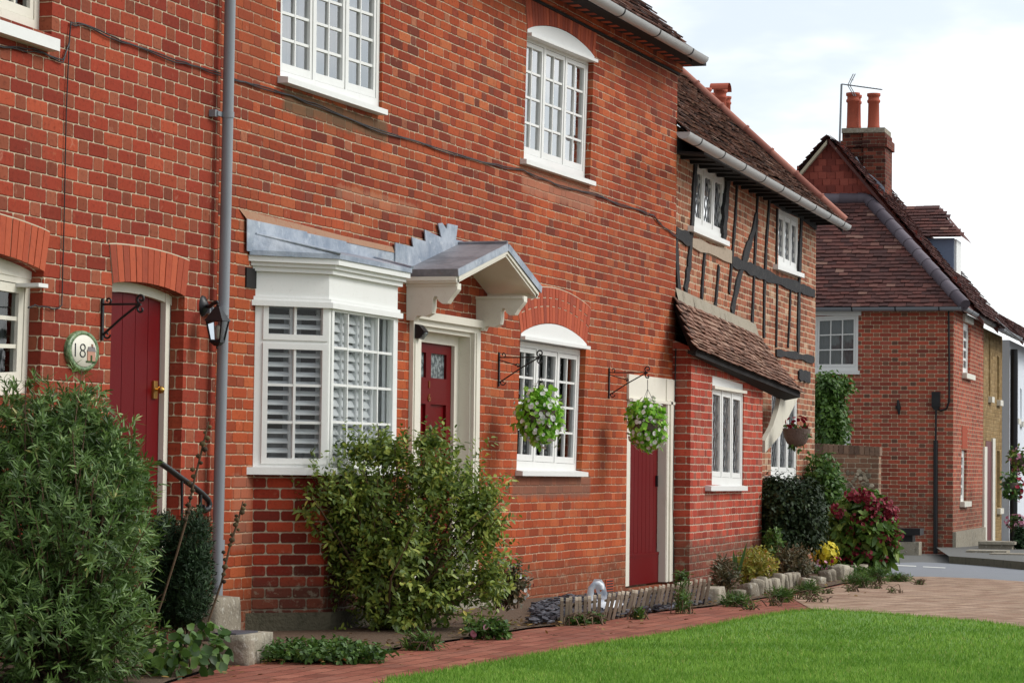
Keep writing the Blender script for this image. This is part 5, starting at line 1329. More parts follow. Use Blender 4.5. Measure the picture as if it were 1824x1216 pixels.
bed1 = [(8, -2.3), (8, -.02), (sE, -.02), (30, 2.5), (34, 1)]+edge_bed[::-1]
sheet('flower_bed', bed1, MAT['soil'], .012)
# ============================================================ FITTINGS ON THE WALLS
def spiral(c, r0, turns, n=20, plane='yz', start=0.0, sgn=1):
    out = []
    for i in range(n+1):
        t = i/n; a = start+sgn*turns*2*math.pi*t; r = r0*(1-.75*t); out.append(Vector((c[0], c[1]+r*math.cos(a), c[2]+r*math.sin(a))))
    return out
def bracket(px, y0, y1, reach, label, scroll=.03, rad=.006, grp_=None, armz=.04):
    s, zt_ = FM.h(px, y0, .01); _, zb_ = FM.h(px, y1, .01)
    t = thing('hanging_bracket', label, 'bracket', (s, -.01, zb_), None, grp_)
    mb = MB(); mb.box(s-.01, s+.01, -.012, -.002, zb_, zt_); mb.build('wall_bar', MAT['black'], t)
    za = zt_-armz; mb = MB(); mb.tube([(s, -.01, za), (s, -reach, za)], rad, 6); mb.tube(spiral((s, -reach, za+scroll), scroll, 1.2, start=-math.pi/2, sgn=1), rad, 6); mb.tube(spiral((s, -reach, za-scroll), scroll*.9, .9, start=math.pi/2, sgn=-1), rad*.9, 6); mb.build('arm', MAT['black'], t)
    mb = MB(); mb.tube([(s, -.012, zb_+.03), (s, -reach*.5, (za+zb_)/2+.02), (s, -reach+.01, za)], rad, 6); mb.tube(spiral((s, -.012-scroll*.8, zb_+.03), scroll*.8, 1, start=math.pi, sgn=1), rad*.8, 6)
    mb.tube(spiral((s, -.04, za+.02), scroll*.7, .9, start=-math.pi/2, sgn=-1), rad*.8, 6)
    if grp_: mb.tube([(s, -.01, za-.02), (s, -reach*.5, (za+zb_)/2+.045)], rad*.8, 6); mb.tube(spiral((s, -reach*.47, (za+zb_)/2+.045), .02, 1, start=0, sgn=1), rad*.7, 6)
    mb.build('brace', MAT['black'], t)
    return s, za
bracket(184, 532, 606, .235, 'empty black iron bracket beside the arched red doorway of number 18', .028, .007, armz=.03)
G1 = 'iron brackets carrying flower baskets'
s1, z1 = bracket(890, 627, 688, .335, 'thin black scrolled bracket left of the ground floor window, over the white basket', .03, .0055, G1)
s2_, z2_ = bracket(1086, 655, 709, .35, 'thin black scrolled bracket left of the small red garden door', .03, .0055, G1)
# oval plaque
c = FM.h(142, 625); a = FM.h(114, 625)[0]; b = FM.h(170, 625)[0]; hw = (b-a)/2; hh = .108
t = thing('number_plaque', 'oval green rimmed plaque with number 18 and a small cottage picture', 'plaque', (c[0], 0, c[1]), None)
mb = MB(); mb.lathe((c[0], 0, c[1]), [(0, -.018), (hw*.78, -.02), (hw*.8, -.026), (hw*.97, -.026), (hw, -.015), (hw, 0)], 40, 'y', sc=(1, hh/hw)); 
tt = NT('green_rim'); pl = mb.build('rim', tt.done(tt.bsdf(tt.mix(tt.sstep(tt.noise(tt.obj(), 60, 4, .8), .4, .6), (60,92,52), (128,150,110)), .35)), t)
mb = MB(); mb.lathe((c[0], -.022, c[1]), [(0, -.0065), (hw*.76, -.0065), (hw*.79, -.002), (hw*.79, .0)], 40, 'y', sc=(1, hh/hw)); mb.build('face', MAT['cream'], t)
M_ = upright(c[0]-hw*.36, -.03, c[1]-.036, 1.5); text('18', .11, M_, MAT['black'], t, 'figures', .001, -.0022)
mb = MB(); x = c[0]+hw*.4; z = c[1]-.05
mb.box(x-.04, x+.045, -.033, -.029, z, z+.05, .8); mb.prism([(x-.045, z+.05), (x+.05, z+.05), (x+.035, z+.075), (x-.03, z+.075)], -.034, -.029, .1); mb.box(x+.005, x+.018, -.034, -.029, z+.07, z+.09, .5)
tt = NT('picture_tints'); mb.build('cottage_picture', tt.done(tt.bsdf(tt.ramp(tt.rnd(), [(0,(120,120,124)), (.5,(150,110,90)), (1,(206,150,126))]), .4)), t)
mb = MB(); mb.box(x-.01, x+.008, -.0345, -.033, z, z+.03, .2); mb.box(x-.055, x+.06, -.034, -.03, z-.008, z, .3); mb.build('cottage_door', MAT['leaf_mid'], t)
# coach lantern
c = FM.h(361, 545); lz = c[1]
t = thing('coach_lantern', 'black four sided coach lantern on a scrolled arm beside the grey downpipe', 'lantern', (c[0], 0, lz), None)
mb = MB(); mb.lathe((c[0], 0, lz), [(.0, -.03), (.02, -.03), (.03, -.02), (.045, -.012), (.05, 0)], 20, 'y', sc=(1, 1.25)); mb.build('back_plate', MAT['black'], t)
co_ = FM.h(388, 545, .13); lx = c[0]+.0; ly = -.13
lx = co_[0]
mb = MB(); mb.tube([(c[0], -.02, lz), (c[0]*.6+lx*.4, -.06, lz-.005), (lx, -.1, lz+.01), (lx, ly, lz+.02)], .012, 8); mb.build('arm', MAT['black'], t)
def lan(z): return z
Z = lambda y: FM.h(388, y, .13)[1]
mb = MB()
def sq(mb, r0, z0, r1, z1, r=.5):
    v = [(lx+a*r0, ly+b*r0, z0) for a, b in ((-1,-1),(1,-1),(1,1),(-1,1))]+[(lx+a*r1, ly+b*r1, z1) for a, b in ((-1,-1),(1,-1),(1,1),(-1,1))]
    mb.add(v, [(3,2,1,0),(4,5,6,7),(0,1,5,4),(1,2,6,5),(2,3,7,6),(3,0,4,7)], r)
sq(mb, .058, Z(572), .052, Z(568)); sq(mb, .05, Z(568), .024, Z(553)); sq(mb, .024, Z(553), .012, Z(546)); mb.lathe((lx, ly, Z(546)), [(.006, 0), (.012, .006), (.004, .014), (.01, .022), (.0, .034)], 10); mb.build('cap', MAT['black'], t)
mb = MB()
for a, b in ((-1,-1),(1,-1),(1,1),(-1,1)): mb.beam((lx+a*.048, ly+b*.048, Z(572)), (lx+a*.03, ly+b*.03, Z(606)), .008, .008)
sq(mb, .034, Z(610), .033, Z(605)); sq(mb, .014, Z(616), .03, Z(610)); mb.lathe((lx, ly, Z(622)), [(.0, 0), (.009, .006), (.004, .012), (.01, .02)], 8); mb.build('cage', MAT['black'], t)
mb = MB(); sq(mb, .028, Z(605), .045, Z(572)); mb.build('lantern_glass', MAT['glass'], t)
mb = MB(); mb.lathe((lx, ly, Z(603)), [(.012, 0), (.016, .02), (.02, .05), (.012, .075), (0, .08)], 10); mb.build('bulb', MAT['cream'], t)
# wedge lamp
c = FM.h(742, 590, .03); mb = MB(); s, z = c
t = thing('wall_lamp', 'small black wedge shaped lamp on the door frame of number 16', 'lamp', (s-.0, -.03, z), None)
mb.prismP([(s-.04, -.032, z-.05), (s-.04, -.032, z+.05), (s-.04, -.06, z+.045), (s-.04, -.1, z-.0), (s-.04, -.06, z-.05)], (.09, 0, 0)); mb.build('casing', MAT['black'], t)
mb = MB(); mb.prismP([(s-.03, -.065, z-.05), (s-.03, -.1, z-.008), (s-.03, -.104, z-.014), (s-.03, -.068, z-.056)], (.07, 0, 0)); mb.build('lens', MAT['frost'], t)
# handrail of the steps
mb = MB(); 
def hr(x, y, off): a = FM.h(x, y, off); return Vector((a[0], -off, a[1]))
t = thing('handrail', 'black iron handrail with curled end above the steps of number 18', 'handrail', hr(350, 1110, .55), None)
pts = [hr(x, y, .55) for x, y in ((284,823),(300,834),(320,849),(340,863),(358,877),(370,889),(374,898),(371,906),(364,908),(360,902))]
mb.tube(pts, .016, 8); mb.build('rail', MAT['black'], t); mb = MB(); p = hr(362, 905, .55); mb.tube([hr(357, 880, .55), hr(357, 1110, .55)], .011, 6); mb.build('post', MAT['black'], t)
mb = MB(); mb.tube([hr(324, 852, .55), hr(324, 1100, .55)], .009, 6); mb.build('post', MAT['black'], t)
# stone steps of 18
mb = MB()
def stone(name, label, cat, P, size, rot=0, grp_=None, amp=.02, mat='stone', tilt=(0, 0), seed=1, rk=.22):
    R = random.Random(seed); bm = bmesh.new(); bmesh.ops.create_cube(bm, size=1); bmesh.ops.subdivide_edges(bm, edges=bm.edges[:], cuts=3, use_grid_fill=True)
    for v in bm.verts:
        c_ = v.co.copy(); l = c_.length; v.co = c_*(1-rk*max(0, l-.55)); v.co = Vector((v.co.x*size[0], v.co.y*size[1], v.co.z*size[2]))
        n_ = mnoise.noise(v.co*7+Vector((seed*3.7, 0, 0))); v.co += v.co.normalized()*n_*amp*1.5
    me = bpy.data.meshes.new(name); bm.to_mesh(me); bm.free(); me.materials.append(MAT[mat])
    at_ = me.attributes.new('rnd', 'FLOAT', 'POINT'); rv = R.random(); at_.data.foreach_set('value', [rv]*len(me.vertices))
    for p_ in me.polygons: p_.use_smooth = True
    o = link(name, me, None, Matrix.Translation(Vector(P)+Vector((0,0,size[2]/2))) @ Matrix.Rotation(rot, 4, 'Z') @ Matrix.Rotation(tilt[0], 4, 'X') @ Matrix.Rotation(tilt[1], 4, 'Y'))
    return tag(o, label, cat, grp_)
xs = FM.h(386, 1080, .12)[0]
stone('stone_block', 'grey weathered stone block under the foot of the downpipe', 'stone block', (xs-.12, -.16, .0), (.34, .18, .255), 0, None, .008, seed=4, rk=.08)
a = ground(405, 1180); b = ground(470, 1168)
stone('stone_step', 'pale lichened stone step at the wall foot left of the bay', 'step', (at(432, 1148, 14.1).x, at(432, 1148, 14.1).y, -.02), (.42, .2, .17), .1, None, .007, seed=9, rk=.06)
mb = MB(); P_ = at(425, 1130, 14.2); mb.box(at(432, 1148, 14.1).x-.17, at(432, 1148, 14.1).x+.1, at(432, 1148, 14.1).y-.04, at(432, 1148, 14.1).y+.09, .146, .158); tag(mb.build('door_mat', MAT['slate']), 'dark mat lying on the pale stone step beside the downpipe', 'mat')
# ---------------- picket fence edging
gt = ground(1002, 1112); t = thing('picket_edging', 'low grey picket fence leaning over the slate bed by the garden door', 'fence', gt, None)
fl = [(1000,1112),(1067,1102)]; fl2 = [(1077,1104),(1260,1079)]
def gp_(x, y): return ground(x, y)
pk = []
for i in range(9): t_ = i/8; pk.append((1003+t_*66, 1113-t_*10, 1004+t_*66, 1064-t_*5))
for i in range(23): t_ = i/22; pk.append((1078+t_*180, 1106-t_*27-4*math.sin(math.pi*t_), 1092+t_*176-2, 1058-t_*29+0*t_))
bases = []
for (x0, y0, x1, y1) in pk:
    P0 = gp_(x0, y0); dpt = -(RCW.transposed() @ (P0-CAM)).z; P1 = at(x1+random.uniform(-1.5, 1.5), y1+random.uniform(-1.2, 1.2), dpt*1.0); d = (P1-P0); L = d.length; d.normalize()
    side = Vector((d.z, 0, -d.x)).normalized(); side = Vector((1, .35, 0)); side = (side-d*side.dot(d)).normalized(); nrm = d.cross(side).normalized(); w2 = .03
    prof = [(-w2, 0), (w2, 0), (w2, L-.018), (w2*.6, L-.004), (0, L+.002), (-w2*.6, L-.004), (-w2, L-.018)]
    mb = MB(); mb.prismP([P0+side*a_+d*b_ for a_, b_ in prof], nrm*.02, random.random()); mb.build('picket', MAT['wood'], t); bases.append((P0, d, L, nrm, side))
for rng_ in ((0, 9), (9, 32)):
    for fr_ in (.25, .72):
        mb = MB(); pts = [bases[k][0]+bases[k][1]*bases[k][2]*fr_-bases[k][3]*(-.03 if bases[k][3].y > 0 else .012) for k in range(*rng_)]
        mb.tube(pts, .009, 5, .3); mb.build('rail', MAT['wood'], t)
# ---------------- swan planter
sb = ground(1075, 1092); dS = -(RCW.transposed() @ (sb-CAM)).z
t = thing('swan_planter', 'white china swan with curved neck and orange beak behind the low pickets', 'ornament', sb, None)
def sp(x, y, dd=0.0): return at(x, y, dS+dd)
mb = MB(); nk = [(1062,1088),(1053,1074),(1051,1060),(1053,1047),(1059,1040),(1066,1039),(1070,1043),(1071,1049)]
mb.tube([sp(x, y) for x, y in nk], [.04, .032, .026, .023, .021, .021, .025, .02], 10)
bc = sp(1078, 1086, .12); mb.lathe(bc, [(.0, -.16), (.1, -.14), (.16, -.06), (.17, .02), (.13, .07), (.1, .06), (.0, .05)], 16, sc=(1.3, .8))
mb.build('body', MAT['swan'], t)
mb = MB(); wp = [(1078,1062),(1068,1036),(1071,1031),(1076,1038),(1082,1056),(1081,1066)]
mb.prismP([sp(x, y, .02) for x, y in wp], (.03, .06, 0)); mb.build('wing', MAT['swan'], t)
mb = MB(); mb.tube([sp(1071, 1046), sp(1069.5, 1053)], [.016, .004], 8); mb.build('beak', MAT['orange'], t)
mb = MB(); mb.tube([sp(1072.5, 1044, -.005), sp(1071.8, 1050, -.01)], [.012, .006], 6); mb.build('face_mark', MAT['black'], t)
# ---------------- slate chippings
V = []; F = []; R_ = []
ps = [Vector(p) for p in gpx([(945,1118),(1000,1111),(1130,1098),(1262,1078),(1240,1060),(1010,1070),(950,1085)])]
poly_ = [(p.x, p.y) for p in ps]; xs_ = [p[0] for p in poly_]; ys_ = [p[1] for p in poly_]
mbs = MB(); cnt = 0
while cnt < 2600:
    x = random.uniform(min(xs_), max(xs_)); y = random.uniform(min(ys_), -.05)
    if not inside((x, y), poly_): continue
    cnt += 1; l = random.uniform(.02, .06); an = random.uniform(0, 6.3); d = Vector((math.cos(an), math.sin(an), random.uniform(-.3, .4))).normalized(); s_ = d.cross(Vector((random.uniform(-.4,.4), random.uniform(-.4,.4), 1))).normalized()
    p = Vector((x, y, gz(x)+.02+random.random()*.035)); mbs.prismP([p-d*l, p+s_*l*.5, p+d*l*.8, p-s_*l*.45], d.cross(s_)*.008, random.random())
tag(mbs.build('slate_chippings', MAT['slate']), None, None, None, 'stuff')
# ---------------- edging stones
sid = 0
LBL = ['squat mossy rock with a pale top at the near end of the flower bed', 'small pale stone second from the near end of the flower bed edging']
es = [(1280,1074,.24,.15,.17),(1322,1066,.13,.12,.11),(1340,1063,.15,.13,.15),(1357,1059,.14,.12,.16)]
for k in range(9): es.append((1366+k*7.2, 1057-k*1.7+.4*(k % 2), .1, .09, .17))
for k in range(9): es.append((1476+k*9.5, 1037-k*1.5, .14, .12, .17))
es.append((1445, 1046, .2, .15, .14)); es.append((1462, 1041, .16, .14, .13))
for k, (x, y, a_, b_, c_) in enumerate(es):
    P = ground(x, y); sid += 1
    nm = 'squat mossy rock at the near end of the flower bed beside the picket fence' if k == 0 else ('rough pale stone edging the near flower bed between rock and brick edging' if k < 4 else 'upright weathered edging brick of the bed in front of the brown leaved shrub' if k < 13 else 'reddish edging brick at the foot of the hydrangea bed' if k < 22 else 'rounded brown edging stone in the gap by the yellow flowers')
    gname = None if k == 0 else 'pale stones of the near bed edge' if k < 4 else 'upright bricks edging the bed' if k < 13 else 'red bricks edging the hydrangea bed' if k < 22 else 'rounded stones in the edging gap'
    stone('edging_stone', nm, 'edging stone', P+Vector((0, .04, -.03)), (a_, b_, c_*random.uniform(.85, 1.1)), random.uniform(-.3, .6), gname, .016, tilt=(random.uniform(-.15, .15), random.uniform(-.25, .15)), seed=30+k)
# ============================================================ PLANTS
def nrmz(a): return a/np.maximum(np.linalg.norm(a, axis=1, keepdims=True), 1e-9)
def leafset(P, D, Nn, L, W, fold=.12, droop=0.0, w1=.5, w2=.42, t1=.32, t2=.7):
    n = len(P); L = np.asarray(L).reshape(-1, 1)*np.ones((n, 1)); W = np.asarray(W).reshape(-1, 1)*np.ones((n, 1))
    D = nrmz(D); X = nrmz(np.cross(D, Nn)); Nq = np.cross(X, D); Z = np.array([[0, 0, 1.0]])
    def pt(t, w): return P+D*L*t+X*W*w+Nq*(abs(w)*fold*W*2)-Z*L*droop*t*t
    V = np.stack([pt(0, 0), pt(t1, -w1), pt(t2, -w2), pt(1, 0), pt(t2, w2), pt(t1, w1)], 1)
    b = (np.arange(n)*6)[:, None]
    F = np.concatenate([b+np.array([[0, 1, 2, 3]]), b+np.array([[0, 3, 4, 5]])], 0)
    return V.reshape(-1, 3), F
def mergeleaf(sets):
    Vs = []; Fs = []; Rs = []; o = 0
    for V, F, R in sets: Vs.append(V); Fs.append(F+o); Rs.append(np.repeat(R, 6)); o += len(V)
    return np.concatenate(Vs), np.concatenate(Fs), np.concatenate(Rs)
def ellip(blobs, n, shell=.35, lumps=.18, seed=0):
    """blobs: world centre, right/up/depth radii. returns points and outward directions"""
    r_ = np.random.default_rng(seed); wts = np.array([b[1]*b[2]*b[3] for b in blobs])**.7; wts /= wts.sum()
    k = r_.choice(len(blobs), n, p=wts); C = np.array([list(b[0]) for b in blobs])[k]; Rr = np.array([[b[1], b[2], b[3]] for b in blobs])[k]
    d = nrmz(r_.normal(size=(n, 3))); rad = r_.random(n)**shell
    lump = 1+lumps*np.sin(d[:, 0]*7+k*2.1)*np.sin(d[:, 2]*8+k)*1.2; rad = (rad*lump)[:, None]
    ax = np.array([list(RIGHT), list(UPV), list(FWD)])
    off = (d*Rr*rad) @ ax; out = nrmz((d/Rr) @ ax)
    return C+off, out, rad[:, 0]
RIGHT = RCW @ Vector((1, 0, 0)); RIGHT.z = 0; RIGHT.normalize(); UPV = Vector((0, 0, 1)); FWD = UPV.cross(RIGHT)
def pb(x, y, rx, ry, depth, rz): s_ = depth/FPX; return (at(x, y, depth), rx*s_, ry*s_, rz)
def dep(P): return -(RCW.transposed() @ (Vector(P)-CAM)).z
def stems(base, tips, mat, parent, rad=.006, n=40, wob=.06, name='stems', seed=0):
    R = random.Random(seed); mb = MB(); idx = R.sample(range(len(tips)), min(n, len(tips)))
    for i in idx:
        t = Vector(tips[i]); t += (t-Vector(base)).normalized()*R.uniform(0, .07); b = Vector(base)+Vector((R.uniform(-.1, .1), R.uniform(-.08, .08), 0)); m_ = b.lerp(t, .5)+Vector((R.uniform(-wob, wob), R.uniform(-wob, wob), R.uniform(0, wob)))
        mb.tube([b, b.lerp(m_, .55)+Vector((0, 0, .02)), m_, m_.lerp(t, .6), t], [rad*1.6, rad*1.3, rad, rad*.7, rad*.4], 4, R.random(), caps=False)
    return mb.build(name, MAT[mat], parent)
def shrub(name, label, cat, blobs, base, mat, ncl, style, L, W, k=7, shell=.35, lumps=.18, seed=1, stemn=50, stemr=.006, droop=.15, group=None, flowers=None, twl=.12, stemmat='twig', upb=.3):
    T_, out, rad = ellip(blobs, ncl, shell, lumps, seed); r_ = np.random.default_rng(seed+99)
    keep = T_[:, 2] > np.array([gz(x) for x in T_[:, 0]])+.01; T_, out, rad = T_[keep], out[keep], rad[keep]; ncl = len(T_)
    root = thing(name, label, cat, base, None, group)
    up = np.array([[0, 0, 1.0]])
    ax = nrmz(out+r_.normal(size=(ncl, 3))*.35+up*upb); cr = r_.random(ncl)
    P = np.repeat(T_, k, 0); A = np.repeat(ax, k, 0); n = len(P); ph = r_.normal(size=(n, 3)); perp = nrmz(ph-A*np.sum(ph*A, 1, keepdims=True))
    if style == 'whorl':
        D = nrmz(A*r_.uniform(.3, 1.2, (n, 1))+perp); P = P+A*r_.uniform(-.03, .03, (n, 1)); Nn = A+r_.normal(size=(n, 3))*.2
    elif style == 'twig':
        P = P+A*(np.tile(np.linspace(-1, .4, k), ncl)[:, None])*twl; D = nrmz(A*.6+perp*.9); Nn = nrmz(A+up*.8+r_.normal(size=(n, 3))*.4)
    else:
        P = P+r_.normal(size=(n, 3))*twl; D = nrmz(perp+A*.4); Nn = nrmz(A+up*.5+r_.normal(size=(n, 3))*.3)
    Ls = L*r_.uniform(.6, 1.15, n); Ws = W*r_.uniform(.7, 1.15, n)
    R = np.clip(np.repeat(cr*.55, k)+r_.random(n)*.4+.05, 0, 1)
    V, F = leafset(P, D, Nn, Ls, Ws, droop=droop)
    npmesh('foliage', MAT[mat], V, F, np.repeat(R, 6), root, 4)
    if stemn: stems(base, T_.tolist(), stemmat, root, stemr, stemn, seed=seed)
    if flowers:
        for (fm, nf, fs, where) in flowers:
            T2, o2, _ = ellip(where or blobs, nf, .08, .1, seed+5)
            kp = T2[:, 2] > np.array([gz(x) for x in T2[:, 0]])+.02; T2, o2 = T2[kp], o2[kp]
            blooms(T2, o2, fs, fm, root, seed)
    return root
def blooms(T2, o2, fs, fm, root, seed=0, pet=5, name='flowers'):
    r_ = np.random.default_rng(seed+7); nf = len(T2); o2 = nrmz(o2+r_.normal(size=(nf, 3))*.25)
    P = np.repeat(T2+o2*.01, pet, 0); A = np.repeat(o2, pet, 0); a0 = nrmz(np.cross(o2, np.array([[.3, .2, 1.0]]))); b0 = np.cross(o2, a0)
    an = (np.tile(np.arange(pet), nf)/pet*2*np.pi+np.repeat(r_.random(nf), pet)*6)[:, None]
    D = nrmz(np.repeat(a0, pet, 0)*np.cos(an)+np.repeat(b0, pet, 0)*np.sin(an)+A*.25)
    s_ = np.repeat(fs*r_.uniform(.7, 1.15, nf), pet)
    V, F = leafset(P, D, A, s_*.5, s_*.62, fold=.05, w1=.4, w2=.5, t1=.4, t2=.8)
    return npmesh(name, MAT[fm], V, F, np.repeat(r_.random(len(P)), 6), root, 4)
# 1 large narrow leaved bush at the left
d0 = 12.7
bl = [pb(40,800,110,120,d0+.2,.45), pb(130,760,70,80,d0+.3,.35), pb(120,930,150,150,d0,.6), pb(205,980,72,160,d0+.1,.4), pb(60,1090,170,160,d0-.1,.6), pb(195,1130,80,110,d0-.1,.4), pb(-70,950,110,260,d0,.6),
      pb(195,800,55,60,d0+.3,.25), pb(225,850,45,60,d0+.2,.25)]
base = at(110, 1260, d0); base.z = 0
shrub('leafy_bush', 'large bush of narrow green leaves filling the lower left corner', 'bush', bl, base, 'leaf_willow', 5600, 'whorl', .058, .0095, k=10, shell=.5, lumps=.22, seed=2, stemn=380, stemr=.0055, droop=.06, upb=.75)
# 2 conifer
dc_ = 13.5
bl = [pb(346,975,28,66,dc_,.16), pb(340,1040,38,72,dc_,.2), pb(288,990,36,72,dc_+.1,.2), pb(300,1060,50,60,dc_+.1,.22)]
base = at(320, 1130, dc_); base.z = 0
shrub('dwarf_conifer', 'dark twin lobed dwarf conifer in front of the number 18 doorstep', 'conifer', bl, base, 'leaf_conifer', 5200, 'whorl', .028, .006, k=7, shell=.16, lumps=.08, seed=3, stemn=6, droop=.0, upb=1.2)
# 3 middle shrub
dm = 17.0
bl = [pb(640,875,95,80,dm,.45), pb(770,850,85,75,dm,.45), pb(840,905,58,85,dm,.35), pb(700,960,140,120,dm,.55), pb(780,1045,105,85,dm,.45), pb(650,1010,75,85,dm-.05,.4), pb(555,880,42,60,dm-.1,.25), pb(590,940,60,70,dm-.05,.3), pb(870,1020,36,60,dm,.3), pb(700,1090,75,45,dm-.1,.35), pb(640,800,30,30,dm,.15), pb(765,785,30,28,dm,.15), pb(690,800,60,30,dm,.2), pb(870,930,34,90,dm,.2)]
base = at(700, 1142, dm); base.z = 0
shrub('leafy_shrub', 'tall olive green shrub covering the foot of the bay window and number 16 door', 'shrub', bl, base, 'leaf_shrub', 3100, 'twig', .046, .02, k=9, shell=.55, lumps=.48, seed=4, stemn=150, stemr=.006, droop=.15, twl=.13, upb=.5)
mb = MB(); b_ = base; 
# 4 hollyhock stalks with broad leaves
def stalk(label, pts, depth, dead=1.0):
    w_ = [at(x, y, depth) for x, y in pts]; root = thing('hollyhock', label, 'plant', (w_[0].x, w_[0].y, 0), None)
    mb = MB(); mb.tube(w_, [.009]+[.006]*(len(w_)-2)+[.003], 6, .6); mb.build('stem', MAT['twig'], root)
    mb = MB()
    for i in range(len(w_)-1):
        if i < len(w_)*.3: continue
        for k in range(5):
            p = w_[i].lerp(w_[i+1], k/5)+Vector((random.uniform(-.02, .02), random.uniform(-.02, .02), 0)); r0 = random.uniform(.009, .016)
            mb.lathe(p, [(0, -r0), (r0, -r0*.3), (r0*.9, r0*.5), (0, r0)], 6, 'z', random.random())
    mb.build('seed_heads', MAT['seed'], root)
    return root, w_
h1, w1p = stalk('leaning hollyhock stalk with brown seed heads reaching up the downpipe', [(262,1142),(290,1065),(315,985),(332,925),(345,860),(360,800),(372,750)], 13.2)
h2, w2p = stalk('shorter green hollyhock stalk with seed heads just right of the downpipe', [(345,1175),(370,1110),(395,1035),(410,970),(425,925),(433,892)], 13.3)
def broad(root, px, depth, n, rx, ry, L, seed, mat='leaf_mid', W=None):
    P, o, _ = ellip([pb(px[0], px[1], rx, ry, depth, .2)], n, .5, .1, seed); r_ = np.random.default_rng(seed); P[:, 2] = np.maximum(P[:, 2], .03+gz(P[0, 0]))
    D = nrmz(o+r_.normal(size=P.shape)*.5); V, F = leafset(P, D, nrmz(o*.6+np.array([[-.6, -.4, .7]])+r_.normal(size=P.shape)*.3), L*r_.uniform(.5, 1.2, n), (W or L)*r_.uniform(.6, 1.1, n), droop=.25)
    return npmesh('leaves', MAT[mat], V, F, np.repeat(r_.random(n), 6), root, 4)
broad(h1, (300, 1165), 13.0, 150, 60, 35, .055, 8); broad(h2, (365, 1145), 13.2, 80, 45, 42, .062, 9)
# low plants along the wall foot
def lowplant(label, px, rx, ry, mat, n, L, W, seed, style='twig', flowers=None, name='low_plant', cat='plant', k=6, depth=None, rz=None, twl=.04, dy=0, up=.6):
    g0 = ground(px[0], px[1]+ry+dy); d = depth or dep(g0); b = [pb(px[0], px[1], rx, ry, d, rz or rx*d/FPX*.7)]
    return shrub(name, label, cat, b, (g0 if not depth else at(px[0], px[1]+ry, d)), mat, n, style, L, W, k=k, shell=.5, lumps=.15, seed=seed, stemn=14, stemr=.003, droop=.1, twl=twl, flowers=flowers, upb=up)
lowplant('low spreading ground cover between stone step and tall shrub', (570,1160), 130, 18, 'leaf_mid', 620, .035, .02, 21, rz=.25)
lowplant('small fern like tuft at the path edge below the tall shrub', (750,1145), 32, 12, 'leaf_ivy', 70, .07, .008, 22, 'whorl')
lowplant('pale trailing plant with hanging white flowers right of the tall shrub', (903,1040), 42, 42, 'leaf_bronze', 240, .04, .016, 23, depth=17.6, flowers=[('petal_white', 60, .03, None), ('petal_red', 6, .03, None)])
lowplant('low plant with pink flowers beside the doorstep of number 16', (868,1120), 42, 18, 'leaf_mid', 150, .04, .02, 24, flowers=[('petal_pink', 9, .045, None)])
lowplant('fresh green weed at the foot of the first pickets', (1027,1108), 12, 5, 'leaf_ivy', 40, .05, .018, 25)
lowplant('bushy weed below the swan against the pickets', (1060,1103), 14, 7, 'leaf_mid', 70, .035, .016, 26)
lowplant('small bright weed in front of the slanting pickets', (1136,1094), 6, 8, 'leaf_ivy', 24, .05, .016, 27, rz=.08)
lowplant('tall feathery plant growing through the right part of the picket fence', (1216,1064), 9, 28, 'leaf_ivy', 80, .05, .007, 28, 'whorl', rz=.1)
lowplant('young plant standing in the porch corner behind the pickets', (1216,1030), 12, 22, 'leaf_mid', 40, .045, .018, 29, depth=24.2, rz=.08)
# shrubs of the bed in front of the porch
lowplant('grey green spiky plant at the porch wall behind the mossy rock', (1290,1028), 26, 32, 'leaf_bronze', 150, .07, .012, 31, 'whorl', name='garden_shrub', cat='shrub', depth=23.6, rz=.2)
lowplant('yellow green shrub with reddish tips against the porch wall', (1345,1010), 44, 36, 'leaf_gold', 420, .045, .02, 32, name='garden_shrub', cat='shrub', depth=25.6, rz=.35, flowers=[('petal_crimson', 3, .06, None)])
lowplant('dull bronze leaved shrub between the yellow green shrub and yellow flowers', (1412,1004), 38, 36, 'leaf_bronze', 380, .05, .018, 33, name='garden_shrub', cat='shrub', depth=27.6, rz=.35)
lowplant('bright green leafy plant in the corner between porch and dark hedge', (1378,965), 16, 28, 'leaf_mid', 90, .06, .026, 34, name='garden_shrub', cat='shrub', depth=28.6, rz=.2)
t = lowplant('clump of bright yellow flowers beside the red hydrangea', (1470,985), 22, 20, 'leaf_ivy', 90, .05, .02, 35, name='flower_clump', cat='flowers', depth=30.5, rz=.2, flowers=[('petal_yellow', 330, .055, None)])
lowplant('low bright green carpet plant in front of the hydrangea', (1500,1018), 62, 13, 'leaf_ivy', 260, .05, .022, 36, depth=30.3, rz=.3, flowers=[('petal_pink', 10, .05, [pb(1463,1005,10,8,30.2,.1)]), ('petal_crimson', 8, .05, [pb(1488,1000,8,8,30.2,.1)])])
for i, (x, y, rx, ry, lab) in enumerate(((1390,1062,22,10,'grass tuft against the upright edging bricks'), (1310,1071,28,9,'grass growing between the mossy rock and pale stones'), (1440,1050,18,10,'weeds in the gap of the bed edging'), (1530,1036,26,11,'long grass tuft before the hydrangea edging bricks'), (1562,1026,22,14,'grass clump at the far corner of the flower bed'), (1600,1031,22,5,'thin line of grass where the paving meets the road'))):
    lowplant(lab, (x, y), rx, ry, 'leaf_ivy', 70, .085, .006, 40+i, 'whorl', name='grass_tuft', cat='grass', k=7, up=1.2)
for i in range(9):
    x = [1470,1515,1560,1640,1430,1380,1335,1590,1455][i]; y = [1057,1053,1048,1041,1067,1078,1085,1056,1072][i]
    lowplant('small weed sprouting between the pavers', (x, y-2), 9, 2.5, 'leaf_ivy', 14, .04, .008, 60+i, 'whorl', name='paving_weed', cat='weed').__setitem__('group', 'weeds in the paving')
